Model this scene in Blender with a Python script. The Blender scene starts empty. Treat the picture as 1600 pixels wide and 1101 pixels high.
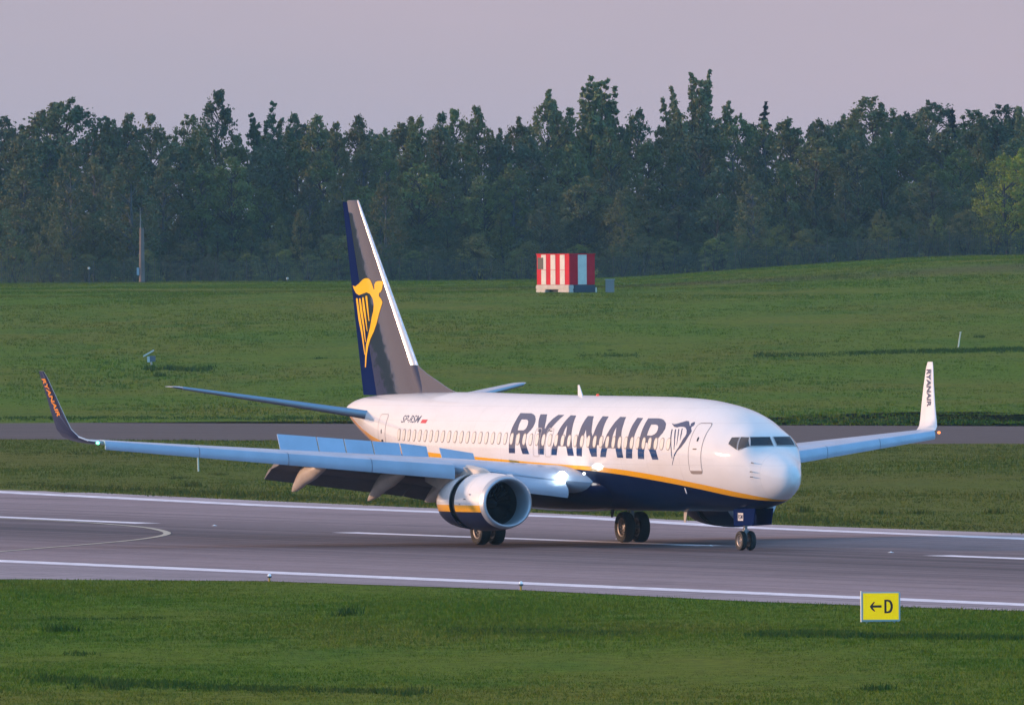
import bpy, bmesh, math, random
import numpy as np
from mathutils import Vector, Matrix
from mathutils.geometry import tessellate_polygon
R=math.radians
C=bpy.context.scene.collection
# ---------------------------------------------------------------- camera
cam=bpy.data.cameras.new('camera'); camo=bpy.data.objects.new('camera',cam); C.objects.link(camo)
rw=Vector((9.99980388e-01,-5.29589534e-05,-6.26269115e-03)); uw=Vector((0.00626292,0.00845579,0.99994464)); fw=Vector((0,9.99964248e-01,-8.45595907e-03))
camo.matrix_world=Matrix(((rw.x,uw.x,-fw.x,0),(rw.y,uw.y,-fw.y,0),(rw.z,uw.z,-fw.z,12.0),(0,0,0,1)))
cam.sensor_width=36; cam.lens=26221.2/1600*36; cam.clip_start=5; cam.clip_end=20000
sc=bpy.context.scene; sc.camera=camo
sc.view_settings.view_transform='Standard'; sc.view_settings.look='None'; sc.view_settings.exposure=0.0; sc.view_settings.gamma=1
# ---------------------------------------------------------------- sun and sky
SUN_AZ=R(-76); SUN_EL=R(9.5)          # azimuth from +Y towards +X
sund=Vector((math.sin(SUN_AZ)*math.cos(SUN_EL),math.cos(SUN_AZ)*math.cos(SUN_EL),math.sin(SUN_EL)))
sl=bpy.data.lights.new('sun','SUN'); sl.energy=3.9; sl.angle=R(1.0); sl.color=(1.0,0.62,0.40)
so=bpy.data.objects.new('sun',sl); C.objects.link(so); so.rotation_euler=(-sund).to_track_quat('-Z','Y').to_euler(); so.location=(0,0,300)
w=bpy.data.worlds.new('World'); sc.world=w; w.use_nodes=True
def nodes(nt):
    nt.nodes.clear(); N=nt.nodes; L=nt.links
    def n(t,**k):
        x=N.new(t)
        for a,b in k.items(): setattr(x,a,b)
        return x
    def l(a,b): L.new(a,b)
    return n,l
def mathn(n,l,op,a,b=None,clamp=False):
    m=n('ShaderNodeMath',operation=op,use_clamp=clamp)
    for i,v in enumerate((a,b)):
        if v is None: continue
        if isinstance(v,(int,float)): m.inputs[i].default_value=v
        else: l(v,m.inputs[i])
    return m.outputs[0]
def mixc(n,l,f,a,b,mode='MIX'):
    m=n('ShaderNodeMix',data_type='RGBA',blend_type=mode)
    for s,v in ((m.inputs[0],f),(m.inputs[6],a),(m.inputs[7],b)):
        if isinstance(v,(int,float)): s.default_value=v
        elif isinstance(v,tuple): s.default_value=v+(1,)
        else: l(v,s)
    return m.outputs[2]
def world():
    n,l=nodes(w.node_tree)
    out=n('ShaderNodeOutputWorld'); bg=n('ShaderNodeBackground'); l(bg.outputs[0],out.inputs[0])
    sky=n('ShaderNodeTexSky',sky_type='NISHITA',sun_disc=False,sun_elevation=SUN_EL,sun_rotation=SUN_AZ,altitude=100,air_density=1.0,dust_density=1.0,ozone_density=2.0)
    tc=n('ShaderNodeTexCoord')
    sep=n('ShaderNodeSeparateXYZ'); l(tc.outputs['Generated'],sep.inputs[0])
    # high thin cloud veil: lavender over the field, clearing to blue behind the camera
    dot=n('ShaderNodeVectorMath',operation='DOT_PRODUCT'); l(tc.outputs['Generated'],dot.inputs[0]); dot.inputs[1].default_value=Vector((-0.55,0.75,0.35))
    mr=n('ShaderNodeMapRange',interpolation_type='SMOOTHSTEP'); l(dot.outputs['Value'],mr.inputs[0]); mr.inputs[1].default_value=0.0; mr.inputs[2].default_value=0.6
    mp=n('ShaderNodeMapping'); mp.inputs['Scale'].default_value=(1,1,4.5); l(tc.outputs['Generated'],mp.inputs[0])
    no=n('ShaderNodeTexNoise'); no.inputs['Scale'].default_value=14; no.inputs['Detail'].default_value=5; no.inputs['Roughness'].default_value=0.5; l(mp.outputs[0],no.inputs['Vector'])
    cr=n('ShaderNodeMapRange'); l(no.outputs[0],cr.inputs[0]); cr.inputs[1].default_value=0.35; cr.inputs[2].default_value=0.65
    veil=mixc(n,l,cr.outputs[0],VEIL_A,VEIL_B)
    # brighter and warmer toward the sun
    d2=n('ShaderNodeVectorMath',operation='DOT_PRODUCT'); l(tc.outputs['Generated'],d2.inputs[0]); d2.inputs[1].default_value=sund
    g=n('ShaderNodeMapRange',interpolation_type='SMOOTHSTEP'); l(d2.outputs['Value'],g.inputs[0]); g.inputs[1].default_value=0.25; g.inputs[2].default_value=1.0
    veil=mixc(n,l,g.outputs[0],veil,GLOW)
    up=n('ShaderNodeMapRange',interpolation_type='SMOOTHSTEP'); l(sep.outputs[2],up.inputs[0]); up.inputs[1].default_value=0.05; up.inputs[2].default_value=0.6
    veil=mixc(n,l,up.outputs[0],veil,VEIL_TOP)
    sk=mixc(n,l,1.0,sky.outputs[0],SKY_GAIN,'MULTIPLY')
    sk=mixc(n,l,1.0,sk,SKY_ADD,'ADD')
    c=mixc(n,l,mr.outputs[0],sk,veil)
    l(c,bg.inputs[0]); bg.inputs[1].default_value=0.1
VEIL_A=(4.75,4.25,5.05); VEIL_B=(5.35,4.45,5.15); GLOW=(13,9.3,7.6); VEIL_TOP=(7.6,7.1,8.2); SKY_GAIN=(.8,1.2,1.8); SKY_ADD=(2.2,5.6,9.4)
world()
# ---------------------------------------------------------------- helpers
MATS={}
def pmat(name,col,rough=.5,metal=0,coat=0,spec=.5,coatr=.05,emit=None,es=0,var=0,vs=3.0,bump=0,bs=20):
    if name in MATS: return MATS[name]
    m=bpy.data.materials.new(name); m.use_nodes=True; n,l=nodes(m.node_tree)
    o=n('ShaderNodeOutputMaterial'); p=n('ShaderNodeBsdfPrincipled'); l(p.outputs[0],o.inputs[0])
    p.inputs['Base Color'].default_value=(*col,1); p.inputs['Roughness'].default_value=rough; p.inputs['Metallic'].default_value=metal
    p.inputs['Coat Weight'].default_value=coat; p.inputs['Coat Roughness'].default_value=coatr; p.inputs['Specular IOR Level'].default_value=spec
    if emit: p.inputs['Emission Color'].default_value=(*emit,1); p.inputs['Emission Strength'].default_value=es
    if var or bump:
        tc=n('ShaderNodeTexCoord'); no=n('ShaderNodeTexNoise'); no.inputs['Scale'].default_value=vs; no.inputs['Detail'].default_value=5; l(tc.outputs['Object'],no.inputs['Vector'])
        if var:
            mr=n('ShaderNodeMapRange'); l(no.outputs[0],mr.inputs[0]); mr.inputs[1].default_value=.3; mr.inputs[2].default_value=.7; mr.inputs[3].default_value=1-var; mr.inputs[4].default_value=1+var*.5
            mm=n('ShaderNodeVectorMath',operation='SCALE'); mm.inputs[0].default_value=col; l(mr.outputs[0],mm.inputs['Scale']); l(mm.outputs[0],p.inputs['Base Color'])
            l(mathn(n,l,'MULTIPLY_ADD',no.outputs[0],.25) ,p.inputs['Roughness']) if False else None
        if bump:
            nb=n('ShaderNodeTexNoise'); nb.inputs['Scale'].default_value=bs; l(tc.outputs['Object'],nb.inputs['Vector'])
            b=n('ShaderNodeBump'); b.inputs['Strength'].default_value=bump; b.inputs['Distance'].default_value=.02; l(nb.outputs[0],b.inputs['Height']); l(b.outputs[0],p.inputs['Normal'])
    MATS[name]=m; return m
def link(name,me,mat=None,parent=None,smooth=40,loc=None):
    o=bpy.data.objects.new(name,me); C.objects.link(o)
    if mat is not None:
        for m in (mat if isinstance(mat,(list,tuple)) else [mat]): me.materials.append(m)
    if smooth and len(me.polygons):
        me.polygons.foreach_set('use_smooth',[True]*len(me.polygons)); me.set_sharp_from_angle(angle=R(smooth))
    if parent is not None: o.parent=parent
    if loc: o.location=loc
    return o
def tag(o,label=None,cat=None,group=None,kind=None):
    for k,v in (('label',label),('category',cat),('group',group),('kind',kind)):
        if v: o[k]=v
    return o
def empty(name,loc,rz=0):
    o=bpy.data.objects.new(name,None); C.objects.link(o); o.location=loc; o.rotation_euler=(0,0,rz); o.empty_display_size=.5; return o
class MB:
    def __init__(s): s.v=[]; s.f=[]; s.m=[]
    def add(s,v,f,mi=0):
        b=len(s.v); s.v+= [tuple(x) for x in v]; s.f+=[tuple(i+b for i in q) for q in f]; s.m+=[mi]*len(f); return s
    def box(s,x0,x1,y0,y1,z0,z1,mi=0):
        v=[(x,y,z) for z in (z0,z1) for y in (y0,y1) for x in (x0,x1)]
        return s.add(v,[(0,2,3,1),(4,5,7,6),(0,1,5,4),(2,6,7,3),(0,4,6,2),(1,3,7,5)],mi)
    def hexa(s,p,mi=0): # p: 4 bottom + 4 top
        return s.add(p,[(3,2,1,0),(4,5,6,7),(0,1,5,4),(1,2,6,5),(2,3,7,6),(3,0,4,7)],mi)
    def tube(s,p,r,n=10,mi=0,cap=True):
        p=[Vector(a) for a in p]
        if not isinstance(r,(list,tuple)): r=[r]*len(p)
        rings=[]; ref=None
        for i,a in enumerate(p):
            d=(p[min(i+1,len(p)-1)]-p[max(i-1,0)]).normalized()
            if ref is None: ref=Vector((0,0,1)) if abs(d.z)<.9 else Vector((1,0,0))
            u=d.cross(ref).normalized(); v=d.cross(u).normalized()
            rings.append([a+(u*math.cos(t)+v*math.sin(t))*r[i] for t in [2*math.pi*k/n for k in range(n)]])
        return s.loft(rings,mi,cap)
    def loft(s,rings,mi=0,cap=True,closed=True):
        n=len(rings[0]); b=len(s.v)
        for q in rings: s.v+=[tuple(x) for x in q]
        m=n if closed else n-1
        for i in range(len(rings)-1):
            for k in range(m):
                s.f.append((b+i*n+k,b+i*n+(k+1)%n,b+(i+1)*n+(k+1)%n,b+(i+1)*n+k)); s.m.append(mi)
        if cap and closed:
            s.f.append(tuple(b+k for k in range(n))[::-1]); s.m.append(mi)
            e=b+(len(rings)-1)*n; s.f.append(tuple(e+k for k in range(n))); s.m.append(mi)
        return s
    def lathe(s,prof,c=(0,0,0),axis='x',n=32,mi=0,sy=1,sz=1):
        rings=[]
        for a,r in prof:
            q=[]
            for k in range(n):
                t=2*math.pi*k/n; u,v=r*math.cos(t)*sy,r*math.sin(t)*sz
                q.append({'x':(c[0]+a,c[1]+u,c[2]+v),'y':(c[0]+u,c[1]+a,c[2]+v),'z':(c[0]+u,c[1]+v,c[2]+a)}[axis])
            rings.append(q)
        return s.loft(rings,mi,False)
    def mesh(s,name):
        me=bpy.data.meshes.new(name); me.from_pydata(s.v,[],s.f); 
        me.polygons.foreach_set('material_index',s.m); me.update()
        bm=bmesh.new(); bm.from_mesh(me); bmesh.ops.recalc_face_normals(bm,faces=bm.faces); bm.to_mesh(me); bm.free(); return me
    def build(s,name,mat,parent=None,smooth=40,loc=None): return link(name,s.mesh(name),mat,parent,smooth,loc)
def smoothstep(a,b,x):
    t=np.clip((x-a)/(b-a),0,1); return t*t*(3-2*t)
# ---------------------------------------------------------------- terrain
from mathutils import noise as mnoise
def relief(x,y):
    a=smoothstep(0,14,abs((x-0)*0.91+(y-613.4)*0.415+5)-28)*(1-smoothstep(840,860,y)*(1-smoothstep(955,975,y)))
    return a*(0.13*mnoise.noise((x*.03,y*.018,1))+0.035*mnoise.noise((x*.11,y*.05,5))+0.03*mnoise.noise((x*.5,y*.3,9)))
def T0(x,y):
    b=5.35*smoothstep(965,1350,y)-0.22*smoothstep(1400,1700,y)
    h=2.1*smoothstep(4,48,x)*smoothstep(1290,1500,y)
    return b+h
def T(x,y): return float(T0(x,y))+(relief(x,y) if -130<x<130 and 380<y<1800 else 0)-(0.05 if (relief_mask(x,y)) else 0)
def relief_mask(x,y): return False
def ground_mesh():
    ys=[-4000,-1500,-500,0,200,300,360]+list(np.arange(380,560,1.0))+list(np.arange(560,980,2.0))+list(np.arange(980,1720,3.5))+[1740,1800,1900,2100,2500,3200,4500,7000,12000]
    xs=[-9000,-4000,-1500,-600,-300,-180,-130]+list(np.arange(-100,100.1,1.8))+[130,180,300,600,1500,4000,9000]
    v=[(x,y,T(x,y)) for y in ys for x in xs]; n=len(xs)
    f=[(j*n+i,j*n+i+1,(j+1)*n+i+1,(j+1)*n+i) for j in range(len(ys)-1) for i in range(n-1)]
    me=bpy.data.meshes.new('grass_field'); me.from_pydata(v,[],f); me.update(); return me
def grassmat(name,base,dry,dark,rough=.9,island=False,s1=.05):
    m=bpy.data.materials.new(name); m.use_nodes=True; n,l=nodes(m.node_tree)
    o=n('ShaderNodeOutputMaterial'); p=n('ShaderNodeBsdfPrincipled'); l(p.outputs[0],o.inputs[0]); p.inputs['Roughness'].default_value=rough; p.inputs['Specular IOR Level'].default_value=.03
    g=n('ShaderNodeNewGeometry'); mp=n('ShaderNodeMapping'); mp.inputs['Scale'].default_value=(1,.45,1); l(g.outputs['Position'],mp.inputs[0])
    def noi(s,d,a,b,off):
        q=n('ShaderNodeTexNoise'); q.inputs['Scale'].default_value=s; q.inputs['Detail'].default_value=d; 
        mm=n('ShaderNodeVectorMath',operation='ADD'); l(mp.outputs[0],mm.inputs[0]); mm.inputs[1].default_value=(off,off,0); l(mm.outputs[0],q.inputs['Vector'])
        r=n('ShaderNodeMapRange'); l(q.outputs[0],r.inputs[0]); r.inputs[1].default_value=a; r.inputs[2].default_value=b; return r.outputs[0]
    c=mixc(n,l,noi(s1,4,.38,.66,0),base,dry)
    c=mixc(n,l,noi(s1*3.3,5,.5,.72,40),c,dark)
    sp=n('ShaderNodeSeparateXYZ'); l(g.outputs['Position'],sp.inputs[0])
    # trodden brown track in front of the trees
    a=mathn(n,l,'ABSOLUTE',mathn(n,l,'SUBTRACT',sp.outputs[1],1440)); a=mathn(n,l,'SUBTRACT',1.0,mathn(n,l,'DIVIDE',a,38),True)
    a=mathn(n,l,'MULTIPLY',a,noi(.03,3,.35,.6,9)); a=mathn(n,l,'MULTIPLY',a,mathn(n,l,'GREATER_THAN',sp.outputs[0],-14)); 
    c=mixc(n,l,mathn(n,l,'MULTIPLY',a,.75),c,(.075,.05,.036))
    # tired olive turf between runway and taxiway
    zb=mathn(n,l,'MULTIPLY',mathn(n,l,'GREATER_THAN',sp.outputs[1],mathn(n,l,'SUBTRACT',610,mathn(n,l,'MULTIPLY',sp.outputs[0],2.4))),mathn(n,l,'LESS_THAN',sp.outputs[1],905))
    c=mixc(n,l,mathn(n,l,'MULTIPLY',zb,.6),c,(.105,.098,.018))
    fine=noi(2.5,3,.3,.7,3)
    sc_=n('ShaderNodeMapRange'); l(fine,sc_.inputs[0]); sc_.inputs[3].default_value=.75; sc_.inputs[4].default_value=1.25
    vm=n('ShaderNodeVectorMath',operation='SCALE'); l(c,vm.inputs[0]); l(sc_.outputs[0],vm.inputs['Scale']); col=vm.outputs[0]
    if island:
        r=n('ShaderNodeMapRange'); l(g.outputs['Random Per Island'],r.inputs[0]); r.inputs[3].default_value=.75; r.inputs[4].default_value=1.28
        vm=n('ShaderNodeVectorMath',operation='SCALE'); l(col,vm.inputs[0]); l(r.outputs[0],vm.inputs['Scale']); col=vm.outputs[0]
    l(col,p.inputs['Base Color'])
    return m
GR=((.088,.140,.008),(.125,.132,.014),(.068,.122,.008))
gm=grassmat('field_turf',*GR)
tag(link('grass_field',ground_mesh(),gm),kind='structure')
# ---------------------------------------------------------------- runway
def sheet(name,poly,z,mat,kind='structure',bumpy=False):
    me=bpy.data.meshes.new(name); me.from_pydata([(x,y,z) for x,y in poly],[],[tuple(range(len(poly)))]); me.update()
    o=link(name,me,mat,smooth=None); tag(o,kind=kind); return o
def asphalt(name,a,b,band,ang,cx,cy,pale):
    m=bpy.data.materials.new(name); m.use_nodes=True; n,l=nodes(m.node_tree)
    o=n('ShaderNodeOutputMaterial'); p=n('ShaderNodeBsdfPrincipled'); l(p.outputs[0],o.inputs[0]); p.inputs['Roughness'].default_value=.85; p.inputs['Specular IOR Level'].default_value=.12
    g=n('ShaderNodeNewGeometry'); mp=n('ShaderNodeMapping',vector_type='TEXTURE'); mp.inputs['Location'].default_value=(cx,cy,0); mp.inputs['Rotation'].default_value=(0,0,ang); l(g.outputs['Position'],mp.inputs[0])
    def noi(sx,sy,d,lo,hi,o0=0,o1=1,rg=.5):
        q=n('ShaderNodeMapping'); q.inputs['Scale'].default_value=(sx,sy,1); l(mp.outputs[0],q.inputs[0])
        t=n('ShaderNodeTexNoise'); t.inputs['Scale'].default_value=1; t.inputs['Detail'].default_value=d; t.inputs['Roughness'].default_value=rg; l(q.outputs[0],t.inputs['Vector'])
        r=n('ShaderNodeMapRange'); l(t.outputs[0],r.inputs[0]); r.inputs[1].default_value=lo; r.inputs[2].default_value=hi; r.inputs[3].default_value=o0; r.inputs[4].default_value=o1; return r.outputs[0]
    c=mixc(n,l,noi(.012,.35,5,.35,.65),a,b)
    sp=n('ShaderNodeSeparateXYZ'); l(mp.outputs[0],sp.inputs[0]); v=sp.outputs[1]
    if band:
        t=mathn(n,l,'DIVIDE',mathn(n,l,'ADD',v,6),13); t=mathn(n,l,'MULTIPLY',t,t); t=mathn(n,l,'POWER',2.718,mathn(n,l,'MULTIPLY',t,-1))
        t=mathn(n,l,'MULTIPLY',t,noi(.01,.9,4,.2,.6,.45,1)); c=mixc(n,l,mathn(n,l,'MULTIPLY',t,.95),c,(.048,.039,.043))
    st=noi(.004,3.2,3,.45,.75,0,.35); c=mixc(n,l,st,c,pale)
    c=mixc(n,l,noi(.006,2.1,4,.52,.70,0,.65,.6),c,(.065,.055,.062))
    c=mixc(n,l,noi(.09,.22,5,.56,.72,0,.4,.6),c,(.095,.078,.084))
    f=noi(.55,.55,4,.25,.75,.86,1.14,.8); vm=n('ShaderNodeVectorMath',operation='SCALE'); l(c,vm.inputs[0]); l(f,vm.inputs['Scale'])
    f2=noi(5,3,2,.2,.8,.8,1.2,.8); vm2=n('ShaderNodeVectorMath',operation='SCALE'); l(vm.outputs[0],vm2.inputs[0]); l(f2,vm2.inputs['Scale'])
    l(vm2.outputs[0],p.inputs['Base Color']); return m
rang=math.atan2(-.91,.415)
def ext(p,q,k=60): # extend a line both ways
    d=(q[0]-p[0],q[1]-p[1]); return (p[0]-d[0]*k,p[1]-d[1]*k),(q[0]+d[0]*k,q[1]+d[1]*k)
a0,a1=ext((-22.4,733.0),(-10.7,698.1),14),ext((9.2,638.7),(18.8,617.2),14)
b0,b1=ext((-16.9,550.8),(-8.0,545.4),30),ext((7.4,512.7),(15.2,498.4),14)
rm=asphalt('runway_asphalt',(.265,.188,.188),(.325,.232,.226),True,rang,0,613.4,(.40,.33,.36))
sheet('runway',[a0[0],(-22.4,733.0),(-10.7,698.1),(2.5,661.2),(9.2,638.7),(18.8,617.2),a1[1],b1[1],(15.2,498.4),(7.4,512.7),(0,531.2),(-8.0,545.4),(-16.9,550.8),b0[0]],.012,rm)
sm=asphalt('shoulder_asphalt',(.38,.29,.29),(.46,.36,.36),False,rang,0,613.4,(.5,.4,.4))
FL=[(-46,783),(-22.1,723.3),(-10,686),(2.5,655.3),(9.1,631.5),(18.5,607.6),(40,546)]; GF=[(-46,802),(-22.4,733.0),(-10.7,698.1),(2.5,661.2),(9.2,638.7),(18.8,617.2),(40,565)]
sheet('runway_shoulder',GF+FL[::-1],.0145,sm)
sheet('runway_shoulder',[(-40,628),(-17.7,578.7),(15.4,505.6),(40,451)]+[(40,453),(20,488),(15.2,498.4),(7.4,512.7),(0,531.2),(-8.0,545.4),(-16.9,550.8),(-40,565)],.0145,asphalt('near_shoulder_asphalt',(.27,.21,.215),(.36,.28,.285),False,rang,0,613.4,(.42,.34,.34)))
tm=asphalt('taxiway_asphalt',(.09,.068,.064),(.115,.085,.078),False,math.atan2(-50,53),0,905,(.15,.115,.11))
n0,n1=ext((-27.3,893.3),(25.7,848.0),60); f0,f1=ext((-29.5,964.5),(28.0,919.4),60)
sheet('taxiway',[f0,f1,n1,n0],.012,tm)
wp=pmat('white_marking_paint',(.84,.75,.77),rough=.7,var=.35,vs=1.6); yp=pmat('yellow_marking_paint',(.46,.40,.30),rough=.7,var=.3,vs=.8)
def strip(name,pts,w,z,mat):
    P=[Vector((*p,0)) for p in pts]; v=[];f=[]
    for i,a in enumerate(P):
        d=(P[min(i+1,len(P)-1)]-P[max(i-1,0)]).normalized(); s=Vector((-d.y,d.x,0))*w/2
        v+=[(a+s)[:2]+(z+.004,),(a-s)[:2]+(z+.004,)]
        if i: f.append((2*i-2,2*i-1,2*i+1,2*i))
    me=bpy.data.meshes.new(name); me.from_pydata(v,[],f); me.update(); return tag(link(name,me,mat,smooth=None),kind='structure')
e=ext((-17.7,579.5),(15.4,506.4),20); strip('runway_edge_line',e,1.5,.016,wp)
e=ext((-22.1,722.9),(-10,684.2),8)[0]; e2=ext((9.1,631),(18.5,607.1),20)[1]
strip('runway_edge_line',[e,(-22.1,722.9),(-10,685.5),(2.5,654.8),(9.1,631),(18.5,607.1),e2],1.4,.016,wp)
for p,q in ((ext((-20.3,663.5),(-14.1,647.8),4)[0],(-14.1,647.8)),((-6.3,627.2),(7.0,598.0)),((14.6,579.0),(27.2,551))): strip('runway_centre_line',[p,q],1.1,.016,wp)
def cr(pts,n=8):
    P=[Vector(p) for p in pts]; P=[P[0]*2-P[1]]+P+[P[-1]*2-P[-2]]; o=[]
    for i in range(1,len(P)-2):
        for k in range(n):
            t=k/n; a,b,c,d=P[i-1:i+3]; o.append(tuple(.5*((2*b)+(c-a)*t+(2*a-5*b+4*c-d)*t*t+(3*b-a-3*c+d)*t**3)))
    return o+[tuple(P[-2])]
strip('taxi_turn_line',cr([(-20.8,661.5),(-17.2,652.5),(-15.3,645.5),(-13.9,638.6),(-13.0,629.4),(-13.1,622.1),(-14.1,613.9),(-16.2,604.1),(-18.2,595.6),(-21,583)]),.28,.020,yp)
FT=[(0.0,2.60,2.40,2.50,.06,2),(.06,2.77,2.24,2.50,.19,2),(.2,2.93,2.11,2.51,.33,2),(.45,3.09,1.95,2.54,.49,2),(.8,3.26,1.80,2.6,.67,2.05),(1.2,3.44,1.67,2.68,.85,2.2),(1.5,3.61,1.59,2.75,1.0,2.5),(1.7,3.80,1.55,2.80,1.08,2.9),(1.9,4.0,1.52,2.85,1.15,3.1),
(2.2,4.18,1.48,2.92,1.25,2.7),(2.6,4.37,1.44,3.0,1.36,2.3),(3.0,4.54,1.41,3.07,1.45,2.1),(3.5,4.72,1.38,3.15,1.55,2.05),(4.1,4.87,1.35,3.22,1.65,2),(5.,5.02,1.32,3.3,1.77,2),(6.,5.13,1.30,3.36,1.84,2),(7.2,5.23,1.29,3.40,1.88,2),(8.5,5.28,1.28,3.42,1.88,2),(10.5,5.32,1.27,3.42,1.88,2),
(18,5.35,1.25,3.42,1.88,2),(24.5,5.41,1.28,3.43,1.88,2),(26,5.43,1.36,3.45,1.87,2),(28,5.43,1.72,3.54,1.79,2),(30,5.42,2.12,3.7,1.63,2),(32,5.40,2.62,3.93,1.42,2),(34,5.36,3.16,4.2,1.13,2),(36,5.26,3.76,4.52,.74,2),(37.3,5.12,4.2,4.72,.42,2),(37.9,4.98,4.5,4.76,.26,2)]
A=np.array(FT,float)
def pchip(xs,ys,x):
    h=np.diff(xs);d=np.diff(ys)/h;n=len(xs);m=np.zeros(n)
    m[0]=d[0];m[-1]=d[-1]
    for i in range(1,n-1):
        if d[i-1]*d[i]>0:
            w1=2*h[i]+h[i-1];w2=h[i]+2*h[i-1];m[i]=(w1+w2)/(w1/d[i-1]+w2/d[i])
    x=np.clip(x,xs[0],xs[-1]);i=np.clip(np.searchsorted(xs,x,side='right')-1,0,n-2)
    t=(x-xs[i])/h[i];
    return (2*t**3-3*t**2+1)*ys[i]+(t**3-2*t**2+t)*h[i]*m[i]+(-2*t**3+3*t**2)*ys[i+1]+(t**3-t**2)*h[i]*m[i+1]
LET={"R":[[[19.897,4.719],[18.983,4.714],[18.701,4.678],[18.481,4.622],[18.274,4.521],[18.17,4.43],[18.134,4.339],[18.146,4.225],[18.23,4.133],[18.434,3.995],[18.571,3.914],[18.459,3.674],[18.317,3.491],[18.127,3.262],[18.698,3.259],[18.901,3.533],[19.033,3.716],[19.193,3.945],[19.358,3.944],[19.365,3.806],[19.346,3.646],[19.357,3.282],[19.878,3.286],[19.882,3.459],[19.889,3.665],[19.911,3.918],[19.923,4.17],[19.878,4.445],[19.892,4.605]],[[19.446,4.493],[19.071,4.494],[18.898,4.472],[18.778,4.427],[18.683,4.313],[18.685,4.211],[18.76,4.142],[18.871,4.107],[19.365,4.104],[19.442,4.333]]],"Y":[[[18.11,4.681],[17.551,4.683],[17.284,4.457],[17.117,4.184],[17.053,4.173],[16.986,4.344],[16.81,4.527],[16.572,4.669],[16.066,4.667],[16.331,4.416],[16.544,4.21],[16.757,4.003],[16.835,3.82],[16.837,3.591],[16.871,3.248],[17.171,3.257],[17.352,3.256],[17.366,3.588],[17.315,3.818],[17.502,4.045],[17.674,4.204],[17.948,4.477]]],"A":[[[15.494,4.658],[15.016,4.649],[14.891,4.445],[14.768,4.218],[14.672,3.992],[14.505,3.696],[14.391,3.469],[14.297,3.223],[14.821,3.226],[14.907,3.466],[14.969,3.557],[15.657,3.564],[15.716,3.415],[15.772,3.239],[16.217,3.24],[16.183,3.481],[16.101,3.596],[15.989,3.779],[15.895,3.939],[15.809,4.191],[15.651,4.442]],[[15.3,4.307],[15.204,4.171],[15.124,3.966],[15.145,3.795],[15.39,3.801],[15.377,3.988],[15.356,4.17]]],"N":[[[13.997,4.642],[13.494,4.632],[13.207,4.34],[13.012,4.068],[12.843,3.933],[12.796,4.069],[12.776,4.364],[12.739,4.636],[12.227,4.627],[12.193,4.412],[12.123,4.141],[12.062,3.892],[12.023,3.62],[12.346,3.618],[12.354,3.208],[12.811,3.205],[13.03,3.5],[13.223,3.772],[13.562,4.168],[13.59,3.952],[13.584,3.702],[13.597,3.497],[13.62,3.211],[14.069,3.224],[14.066,3.494],[14.062,3.744],[14.049,3.995],[14.054,4.29],[14.034,4.494]]],"A2":[[[11.234,4.619],[10.744,4.616],[10.596,4.363],[10.515,4.135],[10.378,3.856],[10.248,3.551],[10.179,3.347],[10.128,3.182],[10.634,3.183],[10.721,3.408],[10.761,3.51],[11.44,3.513],[11.505,3.416],[11.597,3.198],[12.069,3.194],[11.998,3.413],[11.883,3.567],[11.752,3.772],[11.664,4.002],[11.518,4.232],[11.396,4.448]],[[11.082,4.272],[10.98,4.107],[10.898,3.929],[10.85,3.764],[11.139,3.762],[11.149,3.903],[11.118,4.132]]],"I":[[[9.756,4.595],[9.279,4.584],[9.287,4.344],[9.32,4.065],[9.342,3.811],[9.338,3.505],[9.389,3.161],[9.9,3.17],[9.868,3.451],[9.857,3.732],[9.834,4.037],[9.818,4.341]]],"R2":[[[8.851,4.579],[8.03,4.582],[7.744,4.563],[7.512,4.524],[7.259,4.442],[7.136,4.379],[7.018,4.228],[7.075,4.076],[7.3,3.898],[7.508,3.758],[7.533,3.643],[7.363,3.441],[7.187,3.137],[7.704,3.134],[7.852,3.362],[8.036,3.564],[8.138,3.729],[8.288,3.728],[8.306,3.563],[8.36,3.384],[8.388,3.147],[8.892,3.152],[8.887,3.381],[8.862,3.61],[8.823,3.788],[8.84,4.067],[8.841,4.321]],[[8.296,4.361],[7.947,4.363],[7.78,4.346],[7.64,4.288],[7.572,4.175],[7.602,4.086],[7.708,4.023],[7.932,3.976],[8.3,3.981],[8.304,4.146]]]}
HARP=[[[6.742,4.416],[6.551,4.38],[6.355,4.399],[6.127,4.445],[5.858,4.501],[5.683,4.493],[5.533,4.411],[5.383,4.32],[5.354,4.339],[5.422,4.402],[5.37,4.448],[5.249,4.467],[5.155,4.385],[5.167,4.321],[5.242,4.299],[5.222,4.248],[5.082,4.148],[5.088,4.074],[5.151,3.937],[5.259,3.753],[5.455,3.587],[5.661,3.476],[5.809,3.364],[5.931,3.253],[6.038,3.105],[6.164,2.938],[6.168,2.966],[6.05,3.142],[5.956,3.308],[5.807,3.456],[5.643,3.586],[5.515,3.752],[5.44,3.881],[5.357,3.973],[5.35,4.064],[5.436,4.174],[5.601,4.265],[5.795,4.297],[6.017,4.296],[6.204,4.271],[6.41,4.289],[6.593,4.352]],[[6.518,4.206],[6.441,4.206],[6.328,3.95],[6.236,3.748],[6.138,3.491],[6.096,3.188],[6.139,3.196],[6.202,3.491],[6.291,3.748],[6.409,3.95]],[[6.278,4.207],[6.197,4.207],[6.04,3.951],[5.952,3.713],[5.948,3.492],[5.979,3.492],[6.025,3.749],[6.13,3.951]],[[6.052,4.217],[5.983,4.217],[5.853,4.007],[5.798,3.806],[5.785,3.622],[5.815,3.677],[5.859,3.86],[5.921,4.007]],[[5.826,4.236],[5.766,4.236],[5.657,4.045],[5.627,3.825],[5.649,3.834],[5.734,4.044]]]
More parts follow.
